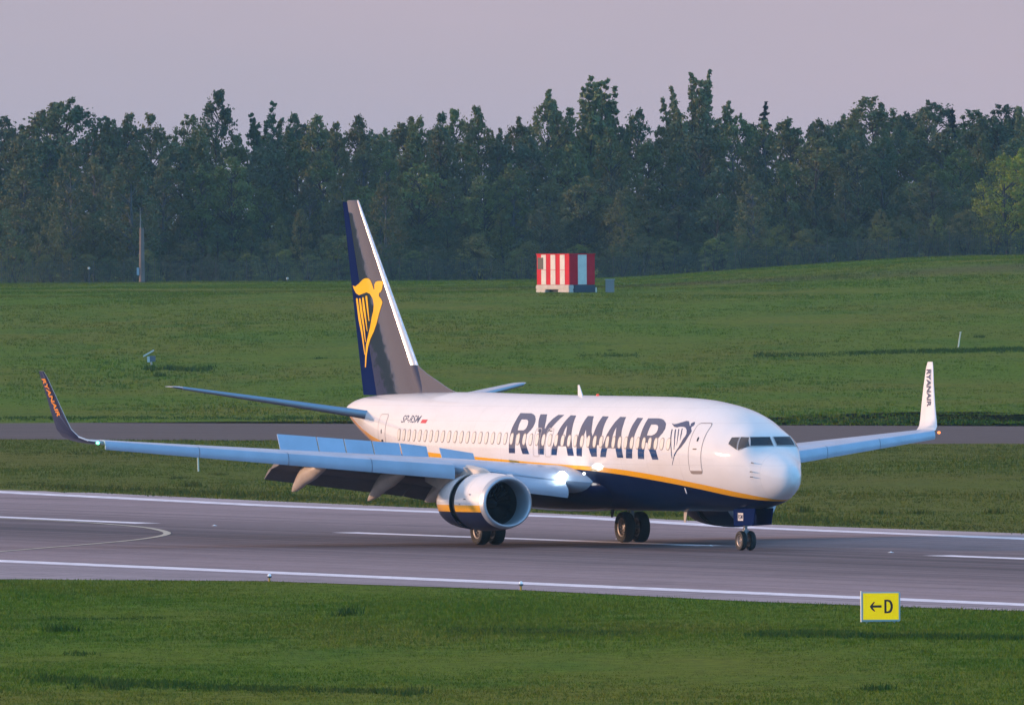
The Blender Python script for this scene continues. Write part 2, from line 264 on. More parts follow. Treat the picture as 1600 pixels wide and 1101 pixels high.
TH=[[[37.743,9.337],[37.457,9.303],[37.045,9.402],[36.633,9.55],[36.428,9.593],[36.223,9.606],[36.019,9.592],[35.857,9.538],[35.697,9.398],[35.513,9.182],[35.456,9.198],[35.477,9.364],[35.369,9.464],[35.206,9.496],[34.961,9.496],[34.824,9.462],[34.829,9.197],[34.929,9.097],[35.052,9.048],[35.054,8.948],[34.852,8.832],[34.733,8.715],[34.842,8.533],[35.026,8.268],[35.237,7.936],[35.528,7.637],[35.9,7.371],[36.15,7.105],[36.362,6.739],[36.492,6.323],[36.591,6.323],[36.525,6.739],[36.394,7.172],[36.184,7.438],[35.891,7.837],[35.721,8.169],[35.553,8.401],[35.508,8.634],[35.626,8.866],[35.908,9.033],[36.234,9.084],[36.643,9.035],[37.054,8.979],[37.38,9.053],[37.623,9.204]],[[37.401,8.837],[37.359,8.87],[37.244,8.87],[37.204,8.836],[36.986,8.237],[36.752,7.671],[36.524,6.789],[36.606,6.789],[36.878,7.504],[37.194,8.104]],[[37.056,8.836],[37.007,8.869],[36.917,8.869],[36.876,8.836],[36.658,8.269],[36.505,7.77],[36.417,7.255],[36.482,7.255],[36.668,7.77],[36.943,8.336]],[[36.712,8.869],[36.662,8.902],[36.564,8.902],[36.524,8.868],[36.37,8.402],[36.196,7.654],[36.262,7.654],[36.457,8.103],[36.654,8.502]],[[36.359,8.918],[36.31,8.958],[36.203,8.957],[36.155,8.917],[36.065,8.502],[35.969,8.019],[36.05,8.036],[36.206,8.435]]]
# ---------------------------------------------------------------- aircraft
def sec(s):
    u=np.sqrt(np.maximum(s,0)); U=np.sqrt(A[:,0]); return [pchip(U,A[:,k],u) for k in (1,2,3,4,5)]
jet=empty('passenger_jet',(1.6992,603.93205,0))
# local frame: x aft, y right wing, z up; pitched nose-up slightly about the main wheels
fx,rt=Vector((0.41485291,-0.90988849,0)),Vector((-0.90988849,-0.41485291,0)); b_=0.0042198
aft=(-fx*math.cos(b_)-Vector((0,0,1))*math.sin(b_)); upv=aft.cross(rt)
jet.rotation_euler=Matrix(((aft.x,rt.x,upv.x),(aft.y,rt.y,upv.y),(aft.z,rt.z,upv.z))).to_euler()
tag(jet,'white passenger jet with navy belly and gold harp on its tail, on the runway','airliner')
OFF=(-19.6,0,0)
def part(mb,name,mat,parent=None,smooth=40):
    o=mb.build(name,mat,parent or jet,smooth,OFF if parent is None else None); return o
def mpart(me,name,mat,parent=None,smooth=40): return link(name,me,mat,parent or jet,smooth,OFF if parent is None else None)
# --- paints
def fuselage_paint():
    m=bpy.data.materials.new('fuselage_paint'); m.use_nodes=True; n,l=nodes(m.node_tree)
    o=n('ShaderNodeOutputMaterial'); p=n('ShaderNodeBsdfPrincipled'); l(p.outputs[0],o.inputs[0])
    p.inputs['Roughness'].default_value=.4; p.inputs['Specular IOR Level'].default_value=.03; p.inputs['Coat Weight'].default_value=1; p.inputs['Coat Roughness'].default_value=.045; p.inputs['Coat IOR'].default_value=1.5
    tc=n('ShaderNodeTexCoord'); sp=n('ShaderNodeSeparateXYZ'); l(tc.outputs['Object'],sp.inputs[0])
    def curve(pts):
        c=n('ShaderNodeFloatCurve'); cv=c.mapping.curves[0]; pts=[(s/40,z/6) for s,z in pts]
        cv.points[0].location=pts[0]; cv.points[1].location=pts[-1]
        for q in pts[1:-1]: cv.points.new(*q)
        c.mapping.use_clip=False; c.mapping.update(); l(mathn(n,l,'DIVIDE',sp.outputs[0],40),c.inputs['Value']); return mathn(n,l,'MULTIPLY',c.outputs[0],6)
    top=curve([(0,1.60),(.8,1.73),(1.15,1.80),(2.48,2.016),(4.78,2.315),(7.7,2.58),(12.1,2.83),(15.1,2.90),(19.1,3.01),(23.3,3.15),(27.66,3.30),(31.1,3.52),(33.5,3.80),(35.5,4.20),(36.9,4.50),(38,4.75),(40,5.2)])
    bot=curve([(0,1.60),(.8,1.67),(1.475,1.725),(2.7,1.84),(4.98,2.13),(7.9,2.39),(12.2,2.66),(19.2,2.88),(23.3,2.98),(27.8,3.10),(31,3.24),(33.5,3.46),(35.5,3.86),(36.9,4.22),(38,4.5),(40,5)])
    # gentle grime and panel tone
    mp=n('ShaderNodeMapping'); mp.inputs['Scale'].default_value=(.6,1.5,1.5); l(tc.outputs['Object'],mp.inputs[0])
    no=n('ShaderNodeTexNoise'); no.inputs['Scale'].default_value=1.2; no.inputs['Detail'].default_value=8; l(mp.outputs[0],no.inputs['Vector'])
    gr=n('ShaderNodeMapRange'); l(no.outputs[0],gr.inputs[0]); gr.inputs[1].default_value=.45; gr.inputs[2].default_value=.8; gr.inputs[4].default_value=.22
    white=mixc(n,l,gr.outputs[0],(.80,.78,.77),(.60,.56,.52))
    isw=mathn(n,l,'GREATER_THAN',sp.outputs[2],top); isy=mathn(n,l,'GREATER_THAN',sp.outputs[2],bot)
    c=mixc(n,l,isy,(.001,.009,.05),(.88,.42,.004)); c=mixc(n,l,isw,c,white); l(mathn(n,l,'MULTIPLY_ADD',isy,.7),p.inputs['Coat Weight']); p.inputs['Coat Weight'].links[0].from_node.inputs[2].default_value=.28
    # dark anti-glare free nose: faint frame joints every so often
    def line(s0,w=.02):
        return mathn(n,l,'LESS_THAN',mathn(n,l,'ABSOLUTE',mathn(n,l,'SUBTRACT',sp.outputs[0],s0)),w)
    j=mathn(n,l,'MULTIPLY',line(1.1,.008),.35)
    for s0 in (5.6,8.2,10.35,13.0,15.6,20.6,23.2,24.6,27.0,29.0,33.2): j=mathn(n,l,'MAXIMUM',j,mathn(n,l,'MULTIPLY',line(s0,.007),.6))
    for z0 in (2.95,4.42,4.95): j=mathn(n,l,'MAXIMUM',j,mathn(n,l,'MULTIPLY',mathn(n,l,'LESS_THAN',mathn(n,l,'ABSOLUTE',mathn(n,l,'SUBTRACT',sp.outputs[2],z0)),.006),.4))
    c=mixc(n,l,mathn(n,l,'MULTIPLY',j,.45),c,(.12,.11,.11))
    l(c,p.inputs['Base Color'])
    nb=n('ShaderNodeTexNoise'); nb.inputs['Scale'].default_value=1.1; nb.inputs['Detail'].default_value=2; l(tc.outputs['Object'],nb.inputs['Vector'])
    b=n('ShaderNodeBump'); b.inputs['Strength'].default_value=.25; b.inputs['Distance'].default_value=.02; l(nb.outputs[0],b.inputs['Height']); l(b.outputs[0],p.inputs['Coat Normal'])
    return m
FP=fuselage_paint()
NAVY=pmat('navy_paint',(.001,.009,.05),rough=.4,spec=.02,coat=1,coatr=.05); NAVYL=pmat('navy_lettering',(.004,.022,.10),rough=.4,spec=.02,coat=1,coatr=.06)
NAVYD=pmat('navy_dull',(.001,.011,.075),rough=.5,spec=.01); STAB_SHADE=pmat('tailplane_underside_shade',(.012,.014,.03),rough=.3,spec=.3)
WHITE=pmat('white_paint',(.80,.78,.77),rough=.35,coat=1,coatr=.06,var=.1,vs=1.5); GOLD=pmat('gold_paint',(.88,.42,.004),rough=.35,coat=1,coatr=.06)
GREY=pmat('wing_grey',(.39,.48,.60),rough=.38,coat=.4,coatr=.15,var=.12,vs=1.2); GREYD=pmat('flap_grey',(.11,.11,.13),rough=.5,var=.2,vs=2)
BARE=pmat('polished_metal',(.78,.78,.80),rough=.22,metal=1); DARK=pmat('dark_gap',(.012,.012,.014),rough=.6); RUB=pmat('tyre_rubber',(.014,.014,.015),rough=.75,bump=.3)
RIM=pmat('wheel_rim',(.22,.20,.20),rough=.4,metal=.4); STRUT=pmat('strut_paint',(.40,.41,.44),rough=.35,metal=.2); FAIR=pmat('fairing_cream',(.52,.46,.41),rough=.4,coat=.4,var=.15,vs=2)
GLASS=pmat('cockpit_glass',(.006,.012,.022),rough=.05,spec=.55); SHADE=pmat('window_shade',(.66,.64,.58),rough=.45,coat=.4,coatr=.2)
LINE=pmat('panel_line',(.26,.23,.23),rough=.6); RED=pmat('red_paint',(.62,.03,.05),rough=.4); FANM=pmat('fan_blades',(.03,.034,.04),rough=.4,metal=.5)
LAMP=pmat('landing_lamp',(1,1,1),emit=(1,.97,.9),es=17); GREENL=pmat('green_lamp',(.1,.8,.3),emit=(.1,1,.45),es=9); REDL=pmat('red_lamp',(.8,.2,.05),emit=(1,.22,.05),es=2.5)
for m_ in (NAVY,NAVYL):
    p_=[x for x in m_.node_tree.nodes if x.type=='BSDF_PRINCIPLED'][0]; p_.inputs['Coat IOR'].default_value=1.75
    if m_ is NAVY:
        nt_=m_.node_tree; tc_=nt_.nodes.new('ShaderNodeTexCoord'); no_=nt_.nodes.new('ShaderNodeTexNoise'); no_.inputs['Scale'].default_value=2.0; no_.inputs['Detail'].default_value=1.5; nt_.links.new(tc_.outputs['Object'],no_.inputs['Vector'])
        bp_=nt_.nodes.new('ShaderNodeBump'); bp_.inputs['Strength'].default_value=.13; bp_.inputs['Distance'].default_value=.03; nt_.links.new(no_.outputs[0],bp_.inputs['Height']); nt_.links.new(bp_.outputs[0],p_.inputs['Coat Normal'])
# --- fuselage
def spt(s,t):
    zt,zb,zc,w_,n=sec(s); c,v=math.cos(t),math.sin(t); N=n if v>0 else 2
    return w_*math.copysign(abs(c)**(2/N),c), zc+((zt-zc) if v>0 else (zc-zb))*math.copysign(abs(v)**(2/N),v)
def yat(s,z):
    zt,zb,zc,w_,n=sec(s); k=(z-zc)/(zt-zc) if z>zc else (zc-z)/(zc-zb); N=n if z>zc else 2
    return float(w_*max(0,1-min(k,1)**N)**(1/N))
mb=MB(); ss=list((np.linspace(.012,1,26)**2)*2.2)+list(np.arange(2.3,10,.15))+list(np.arange(10,25,.5))+list(np.arange(25,37.9,.3))+[37.9]
K=128
mb.loft([[(s,)+tuple(map(float,spt(s,2*math.pi*k/K))) for k in range(K)] for s in ss])
fus=part(mb,'fuselage',FP,smooth=60)
# decals: flat polygons given as (station, height), laid on the right-hand skin
def decal(name,loops_list,mat,parent,off=.006,side=1,fn=None,ds=.35,dz=.07,thick=0):
    bm=bmesh.new()
    for loops in loops_list:
        vs=[[Vector((a,b,0)) for a,b in L] for L in loops]; tri=tessellate_polygon(vs); flat=[p for L in vs for p in L]
        bv=[bm.verts.new(p) for p in flat]
        for t in tri:
            try: bm.faces.new([bv[i] for i in t])
            except ValueError: pass
    bmesh.ops.dissolve_limit(bm,angle_limit=.001,verts=bm.verts,edges=bm.edges)
    xs=[v.co.x for v in bm.verts]; ys=[v.co.y for v in bm.verts]
    for a,lo,hi,st in ((0,min(xs),max(xs),ds),(1,min(ys),max(ys),dz)):
        c=lo+st
        while c<hi:
            no=Vector((1,0,0)) if a==0 else Vector((0,1,0))
            bmesh.ops.bisect_plane(bm,geom=bm.verts[:]+bm.edges[:]+bm.faces[:],plane_co=no*c,plane_no=no); c+=st
    bmesh.ops.triangulate(bm,faces=bm.faces[:])
    f=fn or (lambda s,z: yat(s,z))
    for v in bm.verts:
        s,z=v.co.x,v.co.y; e=.01
        y=f(s,z); n=Vector((-(f(s+e,z)-f(s-e,z))/(2*e),1,-(f(s,z+e)-f(s,z-e))/(2*e))); n.normalize() 
        if n.y<.15: n=Vector((0,0,1))
        q=Vector((s,y,z))+n*off; v.co=(q.x,q.y*side,q.z)
    for fc in bm.faces:
        fc.normal_update()
        if fc.normal.y*side<0: fc.normal_flip()
    me=bpy.data.meshes.new(name); bm.to_mesh(me); bm.free(); me.polygons.foreach_set('use_smooth',[True]*len(me.polygons))
    return link(name,me,mat,parent,smooth=None)
def outline(pts,w):
    P=[Vector(p) for p in pts]; n=len(P); o=[];i_=[]
    for k in range(n):
        d1=(P[k]-P[k-1]).normalized(); d2=(P[(k+1)%n]-P[k]).normalized(); d=(d1+d2).normalized(); q=Vector((-d.y,d.x))*w/2; o.append(tuple(P[k]+q)); i_.append(tuple(P[k]-q))
    return [o,i_]
def ringdecal(name,pts,w,mat,parent,off,side=1):
    o,i_=outline(pts,w); n=len(pts); return decal(name,[[[o[k],o[(k+1)%n],i_[(k+1)%n],i_[k]]] for k in range(n)],mat,parent,off,side)
def rrect(s0,s1,z0,z1,r,n=5,lean=0):
    o=[]
    for cx,cz,a in ((s1-r,z1-r,0),(s0+r,z1-r,90),(s0+r,z0+r,180),(s1-r,z0+r,270)):
        for k in range(n+1):
            t=R(a+90*k/n); o.append((cx+r*math.cos(t),cz+r*math.sin(t)))
    return o
titles=[]
for k,nm in (('R','R'),('Y','Y'),('A','A'),('N','N'),('A2','A'),('I','I'),('R2','R')): titles.append(LET[k])
lt=decal('airline_lettering',titles,NAVYL,fus,.005)
decal('harp_emblem',[[L] for L in HARP],NAVYL,fus,.005)
# cabin windows
ws=[]; s=6.43
while s<30.3:
    ws.append(s); s+=.50+.05*float(smoothstep(8,14,s))
def oval(cs,cz,w,h,n=14):
    o=[]
    for k in range(n):
        t=2*math.pi*k/n; c,v=math.cos(t),math.sin(t); o.append((cs+w/2*math.copysign(abs(c)**.75,c),cz+h/2*math.copysign(abs(v)**.8,v)))
    return o
for s in ws:
    wz=3.685+(s-6.4)*.0085
    if 32<s<33: continue
    fr=decal('cabin_window',[[oval(s,wz,.315,.445)]],LINE,fus,.009,dz=.12)
    decal('window_shade',[[oval(s,wz,.262,.39)]],SHADE,fr,.0125,dz=.12)
# doors: (outline, handle)
def door(name,pts,handle=None,win=None,sill=None,label=None,w=.03):
    d=decal(name,[[pts]],FP,fus,.0045); ringdecal('door_seam',pts,w,LINE,d,.008)
    if handle: decal('door_handle',[[rrect(*handle,.015)]],DARK,d,.012)
    if win: decal('door_window',[[oval(*win)]],GLASS,d,.012)
    if sill: decal('door_sill',[[rrect(*sill,.02)]],pmat('sill_metal',(.36,.30,.27),rough=.4,metal=.3),d,.010)
    return d
bpy.context.view_layer.update()
door('front_door',rrect(4.13,4.93,2.66,4.42,.14),(4.42,4.66,3.50,3.54),(4.48,3.86,.10,.16),(4.16,4.90,2.66,2.76))
door('rear_door',rrect(31.75,32.62,2.95,4.62,.14),(32.05,32.3,3.62,3.70),(32.2,4.0,.10,.16),w=.02)
for s0 in (16.27,17.28):
    pts=rrect(s0-.02,s0+.50,3.18,4.18,.12); e_=ringdecal('overwing_exit',pts,.028,pmat('exit_band',(.50,.47,.46),rough=.5),fus,.0095); 
    decal('exit_handle',[[rrect(s0+.12,s0+.34,4.08,4.11,.01)]],DARK,e_,.014)
# cockpit glazing
def pane(name,pts,side):
    d=decal(name,[[pts]],pmat('side_glass',(.02,.02,.022),rough=.06,spec=.5,coat=1,coatr=.03),fus,.010,side,ds=.08,dz=.05); ringdecal('window_frame',pts,.020,pmat('window_frame_paint',(.55,.53,.53),rough=.4,coat=.5),d,.016,side); return d
def panefront(side):
    # forward windshield panel, given by its corners on the skin
    bm=bmesh.new(); n=10; grid=[]
    for j in range(n+1):
        t=j/n; z=3.625+t*.315; row=[]
        yo=.875-.10*t
        for i in range(n+1):
            y=.055+(yo-.055)*i/n
            lo,hi=0.2,3.2
            for _ in range(26):
                mid=(lo+hi)/2
                if yat(mid,z)>y: hi=mid
                else: lo=mid
            row.append(bm.verts.new((hi-.012,y*side,z+.006)))
        grid.append(row)
    for j in range(n):
        for i in range(n):
            q=[grid[j][i],grid[j][i+1],grid[j+1][i+1],grid[j+1][i]]; bm.faces.new(q if side<0 else q[::-1])
    me=bpy.data.meshes.new('windshield'); bm.to_mesh(me); bm.free(); me.polygons.foreach_set('use_smooth',[True]*len(me.polygons))
    o=link('windshield',me,GLASS,fus,None)
    c=[me.vertices[i].co.copy() for i in (0,n,(n+1)**2-1,n*(n+1))]
    rows=[[me.vertices[j*(n+1)+i].co+Vector((-.008,0,.004)) for i in range(n+1)] for j in (0,n)]; cols=[[me.vertices[j*(n+1)+i].co+Vector((-.008,0,.004)) for j in range(n+1)] for i in (0,n)]
    f=MB(); [f.tube(q,.016,6) for q in rows+cols]; f.build('windshield_frame',pmat('window_frame_paint',(.55,.53,.53)),o)
    wp_=MB(); a=c[0].lerp(c[1],.45)+Vector((-.03,0,-.06)); b=c[0].lerp(c[3],.5).lerp(c[1].lerp(c[2],.5),.12)+Vector((-.03,0,0)); wp_.tube([a,b],.012,6); wp_.build('wiper',DARK,o)
for side in (1,-1):
    panefront(side)
    pane('cockpit_side_window',[(1.735,3.625),(2.10,3.475),(2.27,3.945),(1.965,3.935)],side)
    pane('cockpit_side_window',[(2.16,3.50),(2.70,3.70),(2.69,3.93),(2.31,3.94)],side)
for z in (3.054,2.742,2.56):
    q=MB(); y=yat(1.37,z); q.tube([(1.42,y,z),(1.36,y+.09,z)],.012,6); q.tube([(1.42,y+.09,z),(1.30,y+.10,z)],[.02,.012],6); part(q,'pitot_probe',DARK,fus)
# registration and flag
def text_loops(txt,size,shear=0,bold=0):
    cu=bpy.data.curves.new('t','FONT'); cu.body=txt; cu.size=size; cu.shear=shear; cu.offset=bold; cu.fill_mode='BOTH'
    o=bpy.data.objects.new('t',cu); C.objects.link(o); bpy.context.view_layer.update()
    me=bpy.data.meshes.new_from_object(o.evaluated_get(bpy.context.evaluated_depsgraph_get())); bpy.data.objects.remove(o); bpy.data.curves.remove(cu); return me
def text_on(name,txt,size,org,ux,uy,mat,parent,shear=0,bold=0,project=None,fit=None,flip=1):
    me=text_loops(txt,1,shear,bold); xs=[v.co.x for v in me.vertices]; ys=[v.co.y for v in me.vertices]
    x0,x1,y0,y1=min(xs),max(xs),min(ys),max(ys); W_,H_=fit; org,ux,uy=Vector(org),Vector(ux),Vector(uy)
    for v in me.vertices:
        q=org+ux*((v.co.x-x0)/(x1-x0)*W_)+uy*((v.co.y-y0)/(y1-y0)*H_)
        v.co=project(q) if project else q
    return link(name,me,mat,parent,smooth=None)
def onfus(q): return Vector((q.x,yat(q.x,q.z)+.007,q.z))
text_on('registration_lettering','SP-RSM',1,(30.2,0,4.33),(-1,0,0),(0,0,1),NAVYL,fus,.25,.005,onfus,(1.85,.27))
decal('flag_red_half',[[[(27.68,4.32),(28.2,4.32),(28.15,4.45),(27.63,4.45)]]],RED,fus,.006)
# small drain, vents, antennas
q=MB(); q.loft([[(17.55,-.02,5.3),(17.95,-.02,5.3),(17.95,.02,5.3),(17.55,.02,5.3)],[(17.86,-.008,5.72),(17.98,-.008,5.72),(17.98,.008,5.72),(17.86,.008,5.72)]]); part(q,'blade_antenna',WHITE)
q=MB(); q.lathe([(-.02,.0),(-.02,.06),(.04,.05),(.06,.03),(.07,0)],(16.3,0,5.34),'z',12); part(q,'beacon_light',pmat('beacon_red',(.7,.05,.03),emit=(1,.1,.05),es=.5))
for s,zz,mt in ((8.75,.88,FAIR),(14.9,1.0,DARK)):
    q=MB(); q.loft([[(s,-.015,1.36),(s+.32,-.015,1.36),(s+.32,.015,1.36),(s,.015,1.36)],[(s+.2,-.008,zz),(s+.34,-.008,zz),(s+.34,.008,zz),(s+.2,.008,zz)]]); part(q,'belly_antenna',mt)
q=MB(); y=yat(5.9,2.1); q.tube([(6.02,y-.02,2.26),(5.62,y+.06,1.95)],.022,6); part(q,'drain_mast',WHITE)
q=MB(); q.lathe([(0,.10),(.35,.16),(.35,.11),(0,.05)],(37.6,0,4.77),'x',20); part(q,'exhaust_outlet',DARK)
# belly fairing
mb=MB(); rings=[]
for s in np.linspace(11.6,25.2,30):
    t=(s-11.6)/13.6; g=math.sin(math.pi*min(1,max(0,t)))**.45 if 0<t<1 else 0
    rings.append([(s,(1.0+1.02*g)*math.cos(a),2.15+(.35+.62*g)*math.sin(a)) for a in [2*math.pi*k/40 for k in range(40)]])
part(mb.loft(rings),'belly_fairing',pmat('fairing_navy',(.001,.009,.05),rough=.4,spec=.02,coat=.4,coatr=.08))
# --- wings
def foil(t,n=16,camb=.015):
    up,lo=[],[]
    for k in range(n+1):
        x=.5*(1-math.cos(math.pi*k/n)); y=5*t*(.2969*math.sqrt(x)-.126*x-.3516*x*x+.2843*x**3-.1015*x**4); c=camb*math.sin(math.pi*x)*1.2
        up.append((x,c+y)); lo.append((x,c-y))
    return up+lo[-2:0:-1]
def WL(y): # leading edge station, z, trailing edge, thickness
    K_=[(1.4,13.05,2.25,21.3,.125),(2.2,13.85,2.33,21.4,.125),(4.2,16.0,2.66,21.7,.125),(5.4,17.25,2.84,22.0,.12),(10,19.6,3.25,23.1,.11),(16.6,23.03,3.82,24.66,.10)]
    K_=np.array(K_); return [float(np.interp(y,K_[:,0],K_[:,i])) for i in (1,2,3,4)]
def wing(side):
    mb=MB(); rings=[]
    for y in (1.4,2.2,3.2,4.2,4.8,5.4,7,9,11,13,15,16.0,16.6):
        a,z,b,t=WL(y); c=b-a; inc=-.02
        rings.append([(a+x*c,y*side,z+h*c+inc*x*c*.3) for x,h in foil(t)])
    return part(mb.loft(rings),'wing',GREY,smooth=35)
def wtop(y,s): # upper surface height
    a,z,b,t=WL(y); x=min(max((s-a)/(b-a),.001),1); yt=5*t*(.2969*math.sqrt(x)-.126*x-.3516*x*x+.2843*x**3-.1015*x**4); return z+(b-a)*(.018*math.sin(math.pi*x)+yt)-.006*x*(b-a)
def wbot(y,s):
    a,z,b,t=WL(y); x=min(max((s-a)/(b-a),.001),1); yt=5*t*(.2969*math.sqrt(x)-.126*x-.3516*x*x+.2843*x**3-.1015*x**4); return z+(b-a)*(.018*math.sin(math.pi*x)-yt)-.006*x*(b-a)
def make_wing(side):
    W_=wing(side)
    # slats
    for y0,y1 in ((5.4,8.03),(8.03,10.67),(10.67,13.5),(13.5,16.5)):
        rings=[]
        for y in (y0+.012,y1-.012):
            sL=14.0+.523*y; zL=2.42+.1036*(y-5.5); h=.57-.02*(y-5.5)
            pr=[(0,0),(-.03,.10*h),(-.045,.35*h),(-.025,.66*h),(.04,.88*h),(.17,.97*h),(.48,1.03*h),(.48,1.0*h),(.17,.88*h),(.07,.7*h),(.02,.45*h),(.02,.05*h)]
            rings.append([(sL+a,y*side,zL+b) for a,b in pr])
        part(MB().loft(rings),'slat',GREY,W_)
    # inboard krueger flap
    rings=[]
    for y in (2.35,4.0):
        a,z,b,t=WL(y); pr=[(-.18,-.62),(-.25,-.50),(-.24,-.3),(.10,.0),(.14,-.03),(-.17,-.34),(-.14,-.60)]
        rings.append([(a+p,y*side,z+q) for p,q in pr])
    part(MB().loft(rings),'krueger_flap',GREY,W_)
    # spoilers raised
    def spoiler(y0,y1,ang,ch):
        v=[]
        for y in (y0,y1):
            h=WL(y)[2]-1.15; z=wtop(y,h)+.02; v.append((h,z,y))
        c_,s_=math.cos(ang),math.sin(ang)
        p=[]
        for off in (0,.035):
            for (h,z,y),k in ((v[0],0),(v[0],ch),(v[1],ch),(v[1],0)):
                p.append((h+k*c_-off*s_,y*side,z+k*s_+off*c_))
        part(MB().hexa(p),'spoiler',GREY,W_,30)
    for y0,y1 in ((4.65,5.58),(5.62,6.57),(6.61,7.57),(7.61,8.54),(8.58,9.95)): spoiler(y0,y1,R(62),.68)
    spoiler(2.9,4.15,R(55),.75)
    # flaps, three slotted segments each
    for y0,y1 in ((2.0,4.45),(4.47,9.5)):
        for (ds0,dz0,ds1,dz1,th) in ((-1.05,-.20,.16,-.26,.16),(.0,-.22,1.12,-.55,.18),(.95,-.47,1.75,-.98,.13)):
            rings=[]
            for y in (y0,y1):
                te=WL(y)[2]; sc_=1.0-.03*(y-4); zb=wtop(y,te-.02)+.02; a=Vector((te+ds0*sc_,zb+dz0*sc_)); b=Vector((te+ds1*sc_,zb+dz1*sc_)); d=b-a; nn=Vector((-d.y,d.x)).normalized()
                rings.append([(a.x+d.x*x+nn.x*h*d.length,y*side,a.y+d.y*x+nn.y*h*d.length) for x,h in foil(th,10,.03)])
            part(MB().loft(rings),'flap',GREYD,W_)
    # flap track fairings
    for y,tip,sm in ((8.65,(23.9,1.96),20.6),(6.0,(23.15,1.60),19.6),(3.85,(22.9,1.55),19.4)):
        z0=wbot(y,sm+.4)-.02
        P_=[(sm,z0,.02,.02),(sm+.5,z0-.12,.14,.16),(sm+1.3,z0-.28,.20,.30),(sm+2.1,z0-.42+(0),.21,.36)]
        e=Vector(tip); m_=Vector((sm+2.1,z0-.42)); 
        P_+= [(*(m_.lerp(e,.35)),.19,.30),(*(m_.lerp(e,.7)),.12,.18),(*(m_.lerp(e,.93)),.045,.06),(*e,.01,.015)]
        part(MB().loft([[(s,(y+w_*math.cos(a))*side,z+h*math.sin(a)) for a in [2*math.pi*k/16 for k in range(16)]] for s,z,w_,h in P_]),'flap_track_fairing',FAIR,W_,60)
    # fixed outer aileron line, static wicks
    for y in (11.5,13,14.5,16):
        te=WL(y)[2]; q=MB(); q.tube([(te-.02,y*side,wtop(y,te)-.0),(te+.16,y*side,wtop(y,te)-.01)],.006,4); part(q,'static_wick',DARK,W_)
    # winglet
    rings=[]; 
    S_=[(16.55,23.0,3.82,1.66,0),(16.85,23.3,3.88,1.6,18),(17.08,23.65,4.02,1.5,42),(17.22,23.98,4.28,1.36,64),(17.33,24.3,4.75,1.16,76),(17.5,24.75,5.5,.86,79),(17.66,25.12,6.15,.60,80),(17.73,25.3,6.37,.42,80)]
    for y,s,z,c,cant in S_:
        ca=R(cant); t=.09
        rings.append([(s+x*c,(y-h*c*math.sin(ca))*side,z+h*c*math.cos(ca)) for x,h in foil(t,14,.0)])
    wl=MB().loft(rings).mesh('winglet')
    wl.materials.append(NAVY); wl.materials.append(WHITE)
    for f in wl.polygons:
        n_=f.normal; outer=n_.y*side>0.02 if f.center.z>4.05 else n_.z<-.2
        f.material_index=0 if outer else 1
    wlo=mpart(wl,'winglet',None,None,50)
    return W_,wlo
for side in (1,-1):
    W_,wlo=make_wing(side)
    # winglet text: baseline runs from the tip downwards
    def skin(s,z,side=side):
        # y of winglet mid-surface at this height
        zz=np.array([4.02,4.28,4.75,5.5,6.15,6.37]); yy=np.array([17.08,17.22,17.33,17.5,17.66,17.73]); return float(np.interp(z,zz,yy))
    top=Vector((25.54,0,6.10)); bot=Vector((24.86,0,4.72)); d=(bot-top).normalized()
    def prj(q,side=side):
        y=skin(q.x,q.z); return Vector((q.x,(y+.062) if side>0 else -(y-.062),q.z))
    text_on('winglet_lettering','RYANAIR',1,top,d,(-1,0,0),pmat('orange_lettering',(.80,.26,.01),rough=.4) if side>0 else NAVYL,wlo,0,.035,prj,(1.53,.34))
    q=MB(); q.lathe([(0,0),(.0,.05),(.08,.045),(.14,0)],(22.72,16.72*side,3.80),'x',10); part(q,'navigation_light',GREENL if side>0 else REDL)
NZ0,NZ1=1.27,1.51
